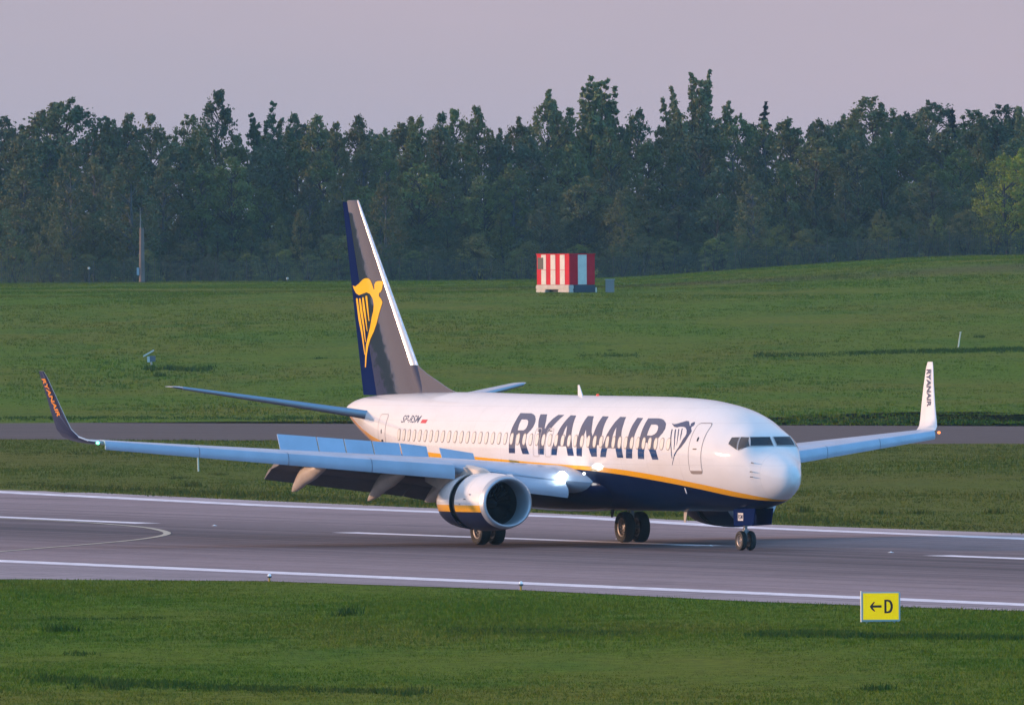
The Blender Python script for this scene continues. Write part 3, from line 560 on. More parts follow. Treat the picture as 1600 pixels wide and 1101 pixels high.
# --- engines
def engine(side):
    cy,cz=4.83*side,1.58
    def ring(s,r,flat=0,n=48,dz=0):
        o=[]
        for k in range(n):
            t=2*math.pi*k/n; zz=r*math.sin(t); 
            if zz<0: zz*=1-.07*flat
            o.append((s,cy+r*math.cos(t)*(1+.01*flat),cz+dz+zz))
        return o
    mb=MB(); mb.loft([ring(s,r,f) for s,r,f in ((13.78,.985,1),(14.1,1.03,1),(14.8,1.07,1),(15.4,1.08,1),(15.78,1.07,1),(15.80,1.0,1),(15.7,.93,1))],cap=False)
    eng=mpart(mb.mesh('engine'),'engine',nacelle_paint(),None,45)
    mb=MB(); mb.loft([ring(s,r,f) for s,r,f in ((14.5,.79,0),(14.1,.775,.2),(13.8,.78,.5),(13.62,.80,.7),(13.52,.845,1),(13.50,.88,1),(13.53,.925,1),(13.62,.955,1),(13.78,.985,1))],cap=False); part(mb,'inlet_lip',BARE_LIP,eng,80)
    mb=MB(); mb.loft([ring(s,r,0) for s,r in ((14.49,.79),(14.9,.79),(15.3,.79))],cap=False); part(mb,'inlet_duct',pmat('duct_grey',(.018,.024,.03),rough=.35),eng)
    # reverser sleeve slid aft, dark cascade in the gap
    mb=MB(); mb.loft([ring(s,r,f) for s,r,f in ((16.36,.985,1),(16.30,1.045,1),(16.6,1.03,1),(17.1,.98,.8),(17.6,.89,.4),(17.9,.80,0),(17.9,.77,0),(17.4,.8,0))],cap=False); part(mb,'reverser_sleeve',nacelle_paint(),eng,45)
    mb=MB(); mb.loft([ring(s,r,1) for s,r in ((15.6,.93),(16.55,.93))],cap=False); part(mb,'reverser_cascade',DARK,eng)
    mb=MB(); mb.loft([ring(s,r,0) for s,r in ((17.2,.62),(18.3,.50),(18.9,.38),(18.9,.34),(18.2,.3))],cap=False); part(mb,'core_nozzle',pmat('nozzle_metal',(.22,.19,.17),rough=.4,metal=.8),eng)
    mb=MB(); mb.loft([ring(s,r,0) for s,r in ((18.0,.26),(18.9,.2),(19.4,.08),(19.55,.01))]); part(mb,'exhaust_cone',pmat('nozzle_metal',(.22,.19,.17)),eng)
    # fan
    mb=MB(); nb=24
    for k in range(nb):
        t=2*math.pi*k/nb; v=[]
        for r,tw,ch in ((.2,.35,.16),(.45,.7,.18),(.76,1.05,.2)):
            for e in (-1,1):
                a=t+e*ch*math.sin(tw)*.5/r*1.1; v.append((15.0+e*ch*math.cos(tw),cy+r*math.cos(a),cz+r*math.sin(a)))
        mb.add(v,[(0,1,3,2),(2,3,5,4)])
    part(mb,'fan',FANM,eng)
    mb=MB(); mb.loft([ring(15.3,.79,0),ring(15.3,.02,0)],cap=False); part(mb,'fan_backplate',DARK,eng)
    mb=MB(); mb.loft([ring(s,r,0) for s,r in ((14.45,.01),(14.55,.08),(14.8,.17),(15.1,.22))]); 
    mb.tube([(14.66+.004*k,cy+(.07+.004*k)*math.cos(.5*k)*1.12,cz+(.07+.004*k)*math.sin(.5*k)*1.12) for k in range(9)],.014,5,1)
    part(mb,'spinner',[pmat('spinner_grey',(.03,.032,.036),rough=.35),WHITE],eng)
    # strake
    mb=MB(); t=R(128 if side>0 else 52)
    v=[]
    for s,h in ((14.3,0),(15.3,0),(15.3,.22),(14.9,.22)):
        r=1.06+h
        for e in (-.01,.01): v.append((s,cy+r*math.cos(t)+e,cz+r*math.sin(t)))
    mb.hexa([v[0],v[2],v[3],v[1],v[6],v[4],v[5],v[7]]); part(mb,'nacelle_strake',WHITE,eng)
    # pylon
    mb=MB(); rings=[]
    for s,z0,z1,wd in ((14.9,2.5,2.62,.05),(15.6,2.4,2.80,.16),(16.6,2.2,2.90,.2),(17.6,2.1,2.95,.2),(19.0,2.0,2.9,.17),(20.6,2.3,2.7,.05)):
        rings.append([(s,cy-wd,z0),(s,cy-wd,z1-.08),(s,cy-wd*.4,z1),(s,cy+wd*.4,z1),(s,cy+wd,z1-.08),(s,cy+wd,z0)])
    part(mb.loft(rings),'pylon',FAIR,eng)
    # cowl latches and seams
    if True:
        for s,t,wd in ((14.9,R(8 if side>0 else 172),.09),(15.3,R(-2 if side>0 else 182),.06),(14.55,R(17 if side>0 else 163),.05)):
            r=1.078; q=MB(); q.box(s-wd,s+wd,cy+r*math.cos(t)-.012,cy+r*math.cos(t)+.012,cz+r*math.sin(t)-.02,cz+r*math.sin(t)+.02); part(q,'cowl_latch',LINE,eng)
NP=None
def nacelle_paint():
    global NP
    if NP: return NP
    m=bpy.data.materials.new('nacelle_paint'); m.use_nodes=True; n,l=nodes(m.node_tree)
    o=n('ShaderNodeOutputMaterial'); p=n('ShaderNodeBsdfPrincipled'); l(p.outputs[0],o.inputs[0]); p.inputs['Roughness'].default_value=.35; p.inputs['Coat Weight'].default_value=1; p.inputs['Coat Roughness'].default_value=.06
    tc=n('ShaderNodeTexCoord'); sp=n('ShaderNodeSeparateXYZ'); l(tc.outputs['Object'],sp.inputs[0])
    zt=mathn(n,l,'SUBTRACT',sp.outputs[2],0)
    isw=mathn(n,l,'GREATER_THAN',zt,NZ1); isy=mathn(n,l,'GREATER_THAN',zt,NZ0)
    no=n('ShaderNodeTexNoise'); no.inputs['Scale'].default_value=2; no.inputs['Detail'].default_value=6; l(tc.outputs['Object'],no.inputs['Vector'])
    gr=n('ShaderNodeMapRange'); l(no.outputs[0],gr.inputs[0]); gr.inputs[1].default_value=.45; gr.inputs[2].default_value=.8; gr.inputs[4].default_value=.35
    white=mixc(n,l,gr.outputs[0],(.80,.78,.77),(.55,.50,.46))
    c=mixc(n,l,isy,(.001,.009,.05),(.88,.42,.004)); c=mixc(n,l,isw,c,white); l(mathn(n,l,'MULTIPLY_ADD',isy,.7),p.inputs['Coat Weight']); p.inputs['Coat Weight'].links[0].from_node.inputs[2].default_value=.28
    j=mathn(n,l,'LESS_THAN',mathn(n,l,'ABSOLUTE',mathn(n,l,'SUBTRACT',sp.outputs[0],14.75)),.006)
    c=mixc(n,l,mathn(n,l,'MULTIPLY',j,.6),c,(.1,.1,.1)); l(c,p.inputs['Base Color']); NP=m; return m
NZ0,NZ1=1.27,1.51
BARE_LIP=pmat('brushed_lip',(.50,.53,.58),rough=.42,metal=.5)
for side in (1,-1): engine(side)
# --- tail fin
def finq(z,le,te,t,n=16):
    c=te-le; return [(le+x*c,h*c,z) for x,h in foil(t,n,0)]
def FLE(z): return 31.1+(z-5.3)*.8535
def FTE(z): return 36.9+(z-5.3)*.2476
def FHG(z): return 35.4+(z-5.3)*.389
def finy(s,z):
    le,te=FLE(z),FTE(z); x=min(max((s-le)/(te-le),.001),.999); return (te-le)*5*FT_*(.2969*math.sqrt(x)-.126*x-.3516*x*x+.2843*x**3-.1015*x**4)
FT_=.095
zs=[5.0,5.3,6.4,7.5,9,10.5,12,12.42,12.49]
def finloft(cut0,cut1,zs,mat,name,parent=None):
    rings=[]
    for z in zs:
        le,te=FLE(z),FTE(z); a=le if cut0 is None else cut0(z); b=te if cut1 is None else cut1(z); N_=18
        sh=0.5 if z>12.45 else 1
        xs=[a+(b-a)*(.5*(1-math.cos(math.pi*k/N_)) if cut0 is None else k/N_) for k in range(N_+1)]
        rings.append([(x,finy(x,z)*sh,z) for x in xs]+[(x,-finy(x,z)*sh,z) for x in xs[::-1]])
    return part(MB().loft(rings),name,mat,parent,50)
fin=finloft(lambda z:FLE(z)+.13*(FTE(z)-FLE(z))*.40,lambda z:FHG(z)-.012,zs,NAVY,'tail_fin')
finloft(None,lambda z:FLE(z)+.13*(FTE(z)-FLE(z))*.40-.004,[6.41]+zs[3:],BARE,'fin_leading_edge',fin)
finloft(lambda z:FHG(z)+.012,None,zs[1:-1],NAVYD,'rudder',fin)
finloft(None,lambda z:FLE(z)+.13*(FTE(z)-FLE(z))*.40-.004,[5.0,5.4,5.9,6.408],NAVY,'fin_root',fin)
mb=MB(); rings=[]
for s,zt_,wd in ((28.6,5.44,.04),(29.3,5.58,.09),(30.2,5.84,.13),(31.2,6.12,.15),(32.0,6.40,.16),(32.6,6.6,.14),(33.2,6.6,.10)):
    rings.append([(s,-wd*1.15,5.2),(s,-wd*.55,5.2+(zt_-5.2)*.45),(s,-.025,zt_-.02),(s,.025,zt_-.02),(s,wd*.55,5.2+(zt_-5.2)*.45),(s,wd*1.15,5.2)])
part(mb.loft(rings),'dorsal_fillet',NAVY,fin,60)
decal('harp_emblem',[[L] for L in TH],pmat('emblem_yellow',(.92,.50,.004),rough=.45,spec=.1,coat=.3),fin,.012,1,lambda s,z: finy(s,z),ds=.3,dz=.2)
# --- tailplanes
for side in (1,-1):
    rings=[]
    for y,a,b,za,zb in ((.3,34.0,37.45,4.44,4.66),(.95,34.45,37.65,4.58,4.78),(4,36.2,38.25,5.13,5.2),(6.9,37.78,38.85,5.62,5.66),(7.15,38.1,38.88,5.67,5.68)):
        c=b-a; rings.append([(a+x*c,y*side,za+(zb-za)*x+h*c) for x,h in foil(.10 if y<7 else .05,14,0)])
    me=MB().loft(rings).mesh('tailplane'); me.materials.append(GREY); me.materials.append(STAB_SHADE)
    for f in me.polygons: f.material_index=1 if f.normal.z<-.1 else 0  # shade painted in: downward faces of the grey tailplane get near-black
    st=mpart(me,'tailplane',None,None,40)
    mb=MB(); rings=[]
    for y,a,b,za,zb in ((.9,34.43,37.65,4.575,4.78),(4,36.18,38.25,5.128,5.2),(6.9,37.765,38.85,5.62,5.66)):
        c=b-a; rings.append([(a-.006+x*c*.045,y*side,za+h*c*1.03) for x,h in foil(.10,14,0) ])
    part(MB().loft(rings),'tailplane_leading_edge',pmat('dim_reflection_metal',(.30,.32,.38),rough=.28,metal=1),st,40)  # metal colour darkened to stand in for dim ground reflections
# --- landing gear
def wheel(cx,cy,r,w_,parent):
    mb=MB(); h=w_/2
    mb.lathe([(-h*.55,r*.55),(-h*.85,r*.66),(-h,r*.80),(-h*.86,r*.93),(-h*.45,r*.99),(0,r),(h*.45,r*.99),(h*.86,r*.93),(h,r*.80),(h*.85,r*.66),(h*.55,r*.55),(-h*.55,r*.55)],(cx,cy,r),'y',36)
    o=part(mb,'wheel',RUB,parent,40)
    mb=MB()
    for sg in (1,-1): mb.lathe([(sg*h*.2,.0),(sg*h*.2,r*.12),(sg*h*.12,r*.2),(sg*h*.1,r*.42),(sg*h*.62,r*.52),(sg*h*.72,r*.60)],(cx,cy,r),'y',28)
    for k in range(10):
        t=2*math.pi*k/10; c_=(cx+r*.34*math.cos(t),cy,r+r*.34*math.sin(t)); mb.box(c_[0]-.02,c_[0]+.02,cy-h*.45,cy+h*.45,c_[2]-.02,c_[2]+.02)
    part(mb,'wheel_rim',RIM,o,35)
for side in (1,-1):
    mb=MB(); y=2.86*side; mb.tube([(19.6,y,.56),(19.6,y,1.3)],.075,12); mb.tube([(19.55,y,1.2),(19.5,y-.05*side,2.6)],.12,12); mb.tube([(19.6,y-.35*side,.565),(19.6,y+.35*side,.565)],.06,10)
    mb.tube([(19.5,y,1.35),(19.3,y-1.0*side,2.1)],.05,8); mb.tube([(19.8,y,.7),(19.95,y,1.1),(19.7,y,1.5)],.04,8)
    g=part(mb,'main_gear',STRUT)
    for e in (-.295,.295): wheel(19.6,y+e,.565,.40,g)
    mb=MB(); mb.box(19.25,20.0,y+.20*side-.02,y+.20*side+.02,1.15,2.35); part(mb,'gear_door',GREY,g)
mb=MB(); mb.tube([(4.0,0,.29),(3.96,0,1.5)],.06,12); mb.tube([(4.0,-.22,.29),(4.0,.22,.29)],.04,8); mb.tube([(3.98,0,.75),(4.6,0,1.4)],.035,8); mb.tube([(4.1,0,.4),(4.22,0,.62),(4.05,0,.85)],.03,8); mb.tube([(3.98,-.1,.62),(3.98,.1,.62)],.05,8)
ng=part(mb,'nose_gear',STRUT)
wheel_=[]
for e in (-.175,.175):
    wheel(4.0,e,.345,.20,ng)
for o in ng.children: o.location=(0,0,-.05)
for side in (1,-1):
    mb=MB(); p=[]
    for x0,x1,z0,z1 in ((2.45,4.25,.80,1.44),):
        for yy in (.33,.36):
            p+=[(2.62,yy*side,.86),(4.2,yy*side,.80),(4.25,yy*side,1.44),(2.45,yy*side,1.44)]
    mb.hexa(p); d=part(mb,'nose_gear_door',NAVYD,ng,30)
    if side>0:
        y=.366; mb=MB(); mb.add([(3.42,y,1.0),(3.85,y,1.0),(3.85,y,1.27),(3.42,y,1.27)],[(0,1,2,3)]); pl=part(mb,'door_plate',WHITE,ng,None)
        text_on('plate_lettering','RSM',1,(3.81,y+.003,1.05),(-1,0,0),(0,0,1),NAVYL,ng,0,.01,None,(.35,.17))
# --- lamps in the wing root
for side in (1,-1):
    mb=MB(); mb.lathe([(0,.0),(0,.19),(.03,.21),(.06,.21)],(14.02,2.46*side,2.47),'x',16); part(mb,'landing_light',LAMP)
q=MB(); q.lathe([(0,0),(0,.05),(.04,.05)],(13.3,1.93,2.60),'x',10); part(q,'turnoff_light',pmat('turnoff_lamp',(1,1,1),emit=(1,.97,.9),es=3))
# ---------------------------------------------------------------- things on the field
def pix(px,py,Y): # point seen at photo pixel (1600 wide) at distance Y
    d=fw*26221.2+rw*(px-800)-uw*(py-550.5); d=d*(Y/d.y); return Vector((d.x,Y,12+d.z))
def groundpix(px,py):
    lo,hi=380.0,1700.0
    d=fw*26221.2+rw*(px-800)-uw*(py-550.5)
    for Y in np.arange(395,1750,1.0):
        p=d*(Y/d.y)
        if 12+p.z<=T(p.x,Y): return Vector((p.x,Y,T(p.x,Y)))
    return Vector((p.x,Y,T(p.x,Y)))
CREAM=pmat('cream_concrete',(.62,.55,.48),rough=.8,var=.15,vs=1.5); ORED=pmat('signal_red',(.66,.010,.025),rough=.6,spec=.08,var=.12,vs=2); OWHT=pmat('signal_white',(.78,.72,.64),rough=.6,spec=.1,var=.1,vs=2)
def bevel(me,w=.02,seg=2):
    bm=bmesh.new(); bm.from_mesh(me); bmesh.ops.bevel(bm,geom=bm.edges[:],offset=w,segments=seg,affect='EDGES',clamp_overlap=True); bm.to_mesh(me); bm.free(); return me
# striped equipment cabin: two faces seen, corner toward the camera at px 890
def cabin():
    Y=1350; k=26221.2/Y
    P0=pix(890,459,Y); root=empty('equipment_cabin',(P0.x,P0.y,P0.z)); z0=P0.z
    root.rotation_euler=(0,0,R(-52)) ; 
    # local: corner at origin, left face runs along -u, right face along +v
    Ls=52/k/math.cos(R(31))*1.0; 
    tag(root,'red and white striped cabin on a cream base at the far edge of the field','cabin')
    # left face direction a (to image left), right face direction b (to image right)
    a=Vector((-math.sin(R(31)) ,math.cos(R(31)),0)); b=Vector((math.cos(R(31))*1.0,math.sin(R(31)),0)); rz=Matrix.Rotation(R(31),3,'Z')
    wl=(890-839)/k/abs(a.x); wr=(930-890)/k/abs(b.x)
    def fr(u,v,z): q=a*u+b*v; return (q.x,q.y,z)
    root.rotation_euler=(0,0,0)
    zb,zt=.72,3.17
    def bx(u0,u1,v0,v1,z0,z1): return [fr(u0,v0,z0),fr(u1,v0,z0),fr(u1,v1,z0),fr(u0,v1,z0),fr(u0,v0,z1),fr(u1,v0,z1),fr(u1,v1,z1),fr(u0,v1,z1)]
    core=MB().hexa(bx(0,wl,0,wr,zb,zt)); o=link('cabin_body',bevel(core.mesh('cabin_body'),.03),ORED,root)
    n=7; w_=wl/n
    # white panels on the long face
    for i in (1,3,5): 
        m_=MB(); 
        for za,zc_ in ((zb+.02,1.90),(1.93,zt-.03)): m_.hexa(bx(i*w_,(i+1)*w_,-.02,.01,za,zc_))
        m_.build('white_panel',OWHT,root,30)
    m_=MB().hexa(bx(-.02,.01,wr*.33,wr*.67,zb+.02,zt-.03)); m_.build('white_panel',OWHT,root,30)
    m_=MB().hexa(bx(5.55*w_,6.75*w_,-.035,.01,1.97,zt-.26)); m_.build('window_opening',pmat('dark_opening',(.02,.022,.025),rough=.6),root,30)
    m_=MB().hexa(bx(-.05,wl+.05,-.05,wr+.05,zt-.02,zt+.05)); m_.build('roof_slab',ORED,root,30)
    m_=MB(); m_.hexa(bx(-.03,wl+.06,-.08,.4,.35,.71)); m_.hexa(bx(-.03,wl*.34,-.07,.38,-.2,.35)); m_.hexa(bx(wl*.72,wl+.05,-.07,.38,-.2,.35)); link('base_block',bevel(m_.mesh('base_block'),.05),CREAM,root)
    m_=MB(); m_.hexa(bx(-.02,wl,.42,wr+.02,-.2,.71)); link('base_plinth',bevel(m_.mesh('base_plinth'),.04),pmat('dark_plinth',(.05,.06,.08),rough=.8),root)
    m_=MB(); m_.tube([fr(-.06,wr+.05,-.1),fr(-.06,wr+.05,.5)],.06,8); m_.build('corner_post',OWHT,root)
cabin()
def cabinet():
    p=pix(953,458,1352); k=26221.2/1352; root=empty('utility_cabinet',(p.x,p.y,p.z)); tag(root,'small plain grey cabinet standing right of the striped cabin','cabinet')
    m_=MB().box(-.36,.36,-.2,.2,0,1.08); link('cabinet_body',bevel(m_.mesh('cabinet_body'),.03),pmat('cabinet_grey',(.30,.27,.26),rough=.6,spec=.1),root)
    MB().box(-.30,.30,-.215,-.2,.12,.98).build('cabinet_door',pmat('cabinet_grey',(.36,.38,.45)),root); MB().box(-.42,.42,-.26,.26,1.08,1.13).build('cabinet_roof',pmat('cabinet_lid',(.45,.46,.5),rough=.5),root)
    MB().box(-.5,.5,-.3,.3,-.3,0).build('cabinet_footing',CREAM,root)
cabinet()
# taxiway guidance sign
def sign():
    p=groundpix(1376,974); root=empty('direction_sign',(p.x,p.y,p.z)); k=26221.2/p.y
    tag(root,'yellow sign with black left arrow and letter D in the grass by the runway','sign')
    w_,h=61/k,46/k; z0=.05; root.rotation_euler=(0,0,R(4))
    yel=pmat('sign_yellow',(.85,.56,.004),rough=.6,spec=.1,var=.08,vs=3,emit=(1,.66,.0),es=.5); fr=pmat('sign_frame',(.42,.52,.55),rough=.35,metal=.4); blk=pmat('sign_black',(.01,.01,.012),rough=.5)
    me=MB().box(-w_/2,w_/2,-.11,.11,z0,z0+h).mesh('sign_frame'); f=link('sign_frame',bevel(me,.02),fr,root)
    MB().box(-w_/2+.05,w_/2-.05,-.125,-.10,z0+.06,z0+h-.03).build('sign_panel',yel,root,30)
    me=MB().box(-w_/2-.012,-w_/2+.012,-.14,.12,z0-.01,z0+h+.03).mesh('edge_strip'); link('edge_strip',me,pmat('strip_white',(.75,.75,.75),rough=.4),root)
    def pxs(x,y): # from the zoomed crop 1320..1440 x 900..990 at 12.233
        return ((x-300)/ (1040-300)*w_-w_/2, z0+h-(y-325)/(895-325)*h)
    def flat(name,loops):
        bm=bmesh.new(); vs=[[Vector((*q,0)) for q in L] for L in loops]; tri=tessellate_polygon(vs); bv=[bm.verts.new((v.x,-.129,v.y)) for L in vs for v in L]
        for t in tri: bm.faces.new([bv[i] for i in t])
        bmesh.ops.recalc_face_normals(bm,faces=bm.faces); me=bpy.data.meshes.new(name); bm.to_mesh(me); bm.free(); link(name,me,blk,root,None)
    flat('sign_arrow',[[pxs(*q) for q in ((455,600),(525,515),(562,515),(515,577),(682,577),(682,623),(515,623),(565,695),(535,695),(490,655))]])
    D=[(735,468),(800,468),(850,480),(880,520),(897,570),(897,630),(880,690),(850,722),(800,733),(735,733)]; d=[(776,506),(800,506),(826,517),(844,549),(853,590),(853,612),(844,655),(826,684),(800,695),(776,695)]
    flat('sign_letter',[[pxs(*q) for q in D],[pxs(*q) for q in d]])
    for x in (-w_*.35,w_*.35): m_=MB(); m_.tube([(x,0,-.15),(x,0,z0+.02)],.03,8); m_.build('leg',fr,root)
    MB().box(-w_*.6,w_*.6,-.3,.3,-.12,-.02).build('sign_footing',pmat('concrete_pad',(.25,.24,.22),rough=.9),root)
sign()
# elevated runway edge lights
def edge_light(x,y,label,h=.30):
    root=empty('runway_edge_light',(x,y,.0)); tag(root,label,'runway light','raised lights along the near runway edge')
    yl=pmat('light_yellow',(.55,.30,.02),rough=.5)
    m_=MB(); m_.tube([(0,0,-.02),(0,0,h*.55)],.03,8); m_.build('stem',yl,root)
    m_=MB(); m_.lathe([(h*.5,.0),(h*.5,.06),(h*.62,.08),(h*.70,.08),(h*.72,.05)],(0,0,0),'z',12); m_.build('lamp_base',pmat('light_housing',(.10,.11,.16),rough=.5),root)
    m_=MB(); m_.lathe([(h*.68,.055),(h*.8,.06),(h*.95,.045),(h,.0)],(0,0,0),'z',12); m_.build('lamp_dome',pmat('lamp_white_glow',(.8,.85,.9),emit=(.75,.85,1),es=.22),root)
p=groundpix(814,923); edge_light(p.x,p.y,'lit edge light on a yellow stem beside the near white line below the engine')
p=groundpix(421,909); edge_light(p.x,p.y,'small lit edge light without visible stem, at the grass verge in the left half',.26)
for i,(px,py,lb) in enumerate(((335,821.5,'small bright inset light in the asphalt between curved line and engine'),(966,842,'small bright inset light beside the far main wheels'),(1110,853,'small bright inset light just left of the nose wheels'),(1392,863.5,'small bright inset light ahead of the jet nose wheels'))):
    d=fw*26221.2+rw*(px-800)-uw*(py-550.5); t=-12/d.z; q=d*t; root=empty('inset_light',(q.x,q.y,.012)); tag(root,lb,'runway light','inset lights along the runway centre')
    m_=MB(); m_.lathe([(0,.11),(.015,.10),(.02,.06),(.02,0)],(0,0,0),'z',14); m_.build('light_housing',pmat('inset_metal',(.5,.5,.5),rough=.4,metal=.6),root)
    m_=MB(); m_.lathe([(.02,.04),(.035,.04),(.04,0)],(0,0,0),'z',10); m_.build('lens',pmat('lamp_white_glow',(.8,.85,.9)),root)
# marker sticks
def stick(px,py0,py1,Y,dx,label,col,r=.045):
    p=groundpix(px,py0) if Y is None else Vector((pix(px,py0,Y).x,Y,pix(px,py0,Y).z)); k=26221.2/p.y; h=(py0-py1)/k; root=empty('marker_stake',(p.x,p.y,p.z)); tag(root,label,'stake','white marker stakes in the grass')
    m_=MB(); m_.tube([(0,0,-.1),(dx*.5/k,0,h*.5),(dx/k,0,h)],[r,r,r*.9],8); m_.build('stake_body',col,root); m_=MB(); m_.lathe([(-.03,0),(-.03,r*1.3),(.03,r*1.3),(.03,0)],(dx/k,0,h),'z',8); m_.build('stake_cap',col,root)
GW=pmat('stake_white',(.62,.62,.52),rough=.6)
stick(1497,543,519,None,4,'leaning white stake in the far grass above the white winglet',GW,.05)
stick(310,736,700,None,-1,'upright pale stake in the grass just behind the near wing',GW,.04)
# slant-topped device on a post
def device():
    p=groundpix(236,571); k=26221.2/p.y; root=empty('field_sensor',(p.x,p.y,p.z)); tag(root,'grey sensor box with tilted white top plate on a short post at left','sensor')
    g=pmat('sensor_grey',(.14,.14,.16),rough=.5); wt=pmat('sensor_white',(.62,.62,.60),rough=.5)
    m_=MB(); m_.tube([(0.05,0,-.1),(0,0,7/k)],.06,8); m_.build('post',wt,root)
    me=MB().box(-3/k,7/k,-.15,.15,6/k,15/k).mesh('sensor_box'); link('sensor_box',bevel(me,.02),g,root)
    me=MB().box(-6/k,-1.5/k,-.17,.1,5/k,14/k).mesh('side_box'); link('side_box',bevel(me,.02),wt,root)
    a=(-12/k,13/k); b=(5/k,22.5/k); t=2.5/k; m_=MB(); m_.hexa([(a[0],-.25,a[1]),(b[0],-.25,b[1]),(b[0],.2,b[1]),(a[0],.2,a[1]),(a[0]-.02,-.25,a[1]+t),(b[0]-.02,-.25,b[1]+t),(b[0]-.02,.2,b[1]+t),(a[0]-.02,.2,a[1]+t)]); link('top_plate',bevel(m_.mesh('top_plate'),.02),wt,root)
device()
# concrete pole with a junction box by the fence
def pole():
    Y=1642; p=pix(222,434,Y); k=26221.2/Y; root=empty('concrete_pole',(p.x,Y,p.z)); tag(root,'pale concrete pole with a small white box, standing at the wood edge on the left','pole')
    m_=MB(); m_.tube([(0,0,-.4),(0,0,78/k)],[.30,.22],10); m_.build('pole_shaft',pmat('pole_concrete',(.20,.14,.12),rough=.8,var=.2,vs=1),root)
    me=MB().box(-.52,-.27,-.15,.15,4/k,16/k).mesh('junction_box'); link('junction_box',bevel(me,.02),pmat('box_pale',(.34,.40,.46),rough=.6),root)
    m_=MB(); m_.tube([(-.12,0,78/k),(-.14,0,110/k)],[.07,.03],6); m_.build('pole_mast',pmat('mast_grey',(.16,.17,.17),rough=.7),root)
pole()
def perimeter_fence():
    Y=1646; k=26221.2/Y; root=empty('perimeter_fence',(0,Y,T0(0,Y))); tag(root,'dark wire perimeter fence on posts along the foot of the wood','fence')
    fm=pmat('fence_wire',(.05,.06,.07),rough=.6,metal=.4); x=-56.0; px=[]
    while x<58: px.append(x); x+=3.0
    h=2.1; zb=float(T0(0,Y))
    for x in px:
        m_=MB(); zz=float(T0(x,Y))-zb; m_.tube([(x,0,zz-.3),(x,0,zz+h+.05),(x,-.25,zz+h+.3)],.03,6); m_.build('fence_post',pmat('fence_post_grey',(.06,.065,.075),rough=.7),root)
    for a,b in zip(px[:-1],px[1:]):
        za,zc_=float(T0(a,Y))-zb,float(T0(b,Y))-zb; m_=MB(); 
        for j in range(11): z=.05+j*.2; m_.box(a+.05,b-.05,-.008,.008,za+z,za+z+.018)
        n=16
        for i in range(1,n): xx=a+(b-a)*i/n; m_.box(xx-.008,xx+.008,-.006,.006,za+.05,za+h)
        m_.build('wire_panel',fm,root,None)
perimeter_fence()
for px,py,lb in ((139,419,'tiny white lamp glowing low in front of the wood at far left'),(449,435,'tiny white lamp at the field edge between pole and tail fin')):
    p=pix(px,py,1640); root=empty('boundary_lamp',(p.x,1640,p.z)); tag(root,lb,'lamp')
    z0=T0(p.x,1640)-p.z; m_=MB(); m_.tube([(0,0,min(z0,-.1)-.2),(0,0,-.05)],.04,6); m_.build('post',pmat('fence_post_grey',(.12,.13,.15)),root); m_=MB(); m_.lathe([(-.12,0),(-.12,.1),(0,.14),(.1,.1),(.12,0)],(0,0,0),'z',10); m_.build('lamp_head',pmat('far_lamp',(.35,.37,.36),emit=(.9,.95,.9),es=.05),root)
# ---------------------------------------------------------------- trees
BK=pmat('bark_dark',(.045,.038,.032),rough=.9); BIRCH=pmat('bark_birch',(.10,.095,.09),rough=.8,var=.5,vs=3)
def leafmat(name,c1,c2,c3):
    m=bpy.data.materials.new(name); m.use_nodes=True; n,l=nodes(m.node_tree)
    o=n('ShaderNodeOutputMaterial'); p=n('ShaderNodeBsdfPrincipled'); l(p.outputs[0],o.inputs[0]); p.inputs['Roughness'].default_value=.6; p.inputs['Specular IOR Level'].default_value=.2
    oi=n('ShaderNodeObjectInfo'); tc=n('ShaderNodeTexCoord'); q=n('ShaderNodeTexNoise'); q.inputs['Scale'].default_value=.55; q.inputs['Detail'].default_value=3; l(tc.outputs['Object'],q.inputs['Vector'])
    g=n('ShaderNodeNewGeometry')
    r=n('ShaderNodeMapRange'); l(q.outputs[0],r.inputs[0]); r.inputs[1].default_value=.35; r.inputs[2].default_value=.65
    c=mixc(n,l,r.outputs[0],c1,c2); c=mixc(n,l,oi.outputs['Random'],c,c3)
    s=n('ShaderNodeMapRange'); l(g.outputs['Random Per Island'],s.inputs[0]); s.inputs[3].default_value=.85; s.inputs[4].default_value=1.15
    v=n('ShaderNodeVectorMath',operation='SCALE'); l(c,v.inputs[0]); rb=n('ShaderNodeMapRange'); l(mathn(n,l,'FRACT',mathn(n,l,'MULTIPLY',oi.outputs['Random'],7.3)),rb.inputs[0]); rb.inputs[3].default_value=.95; rb.inputs[4].default_value=1.4; l(mathn(n,l,'MULTIPLY',s.outputs[0],rb.outputs[0]),v.inputs['Scale']); l(v.outputs[0],p.inputs['Base Color'])
    t=n('ShaderNodeBsdfTranslucent'); l(v.outputs[0],t.inputs[0]); mx=n('ShaderNodeMixShader'); mx.inputs[0].default_value=.22; l(p.outputs[0],mx.inputs[1]); l(t.outputs[0],mx.inputs[2]); l(mx.outputs[0],o.inputs[0]); return m
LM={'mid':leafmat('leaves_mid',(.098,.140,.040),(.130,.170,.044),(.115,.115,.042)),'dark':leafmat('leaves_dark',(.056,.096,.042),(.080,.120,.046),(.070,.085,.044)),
 'lime':leafmat('leaves_lime',(.20,.26,.02),(.24,.29,.03),(.22,.24,.03)),'brown':leafmat('leaves_brown',(.115,.115,.046),(.13,.13,.05),(.11,.12,.048)),'spruce':leafmat('needles',(.012,.026,.020),(.018,.034,.024),(.014,.028,.022)),'soft':leafmat('leaves_soft',(.12,.15,.052),(.15,.17,.056),(.13,.135,.056))}
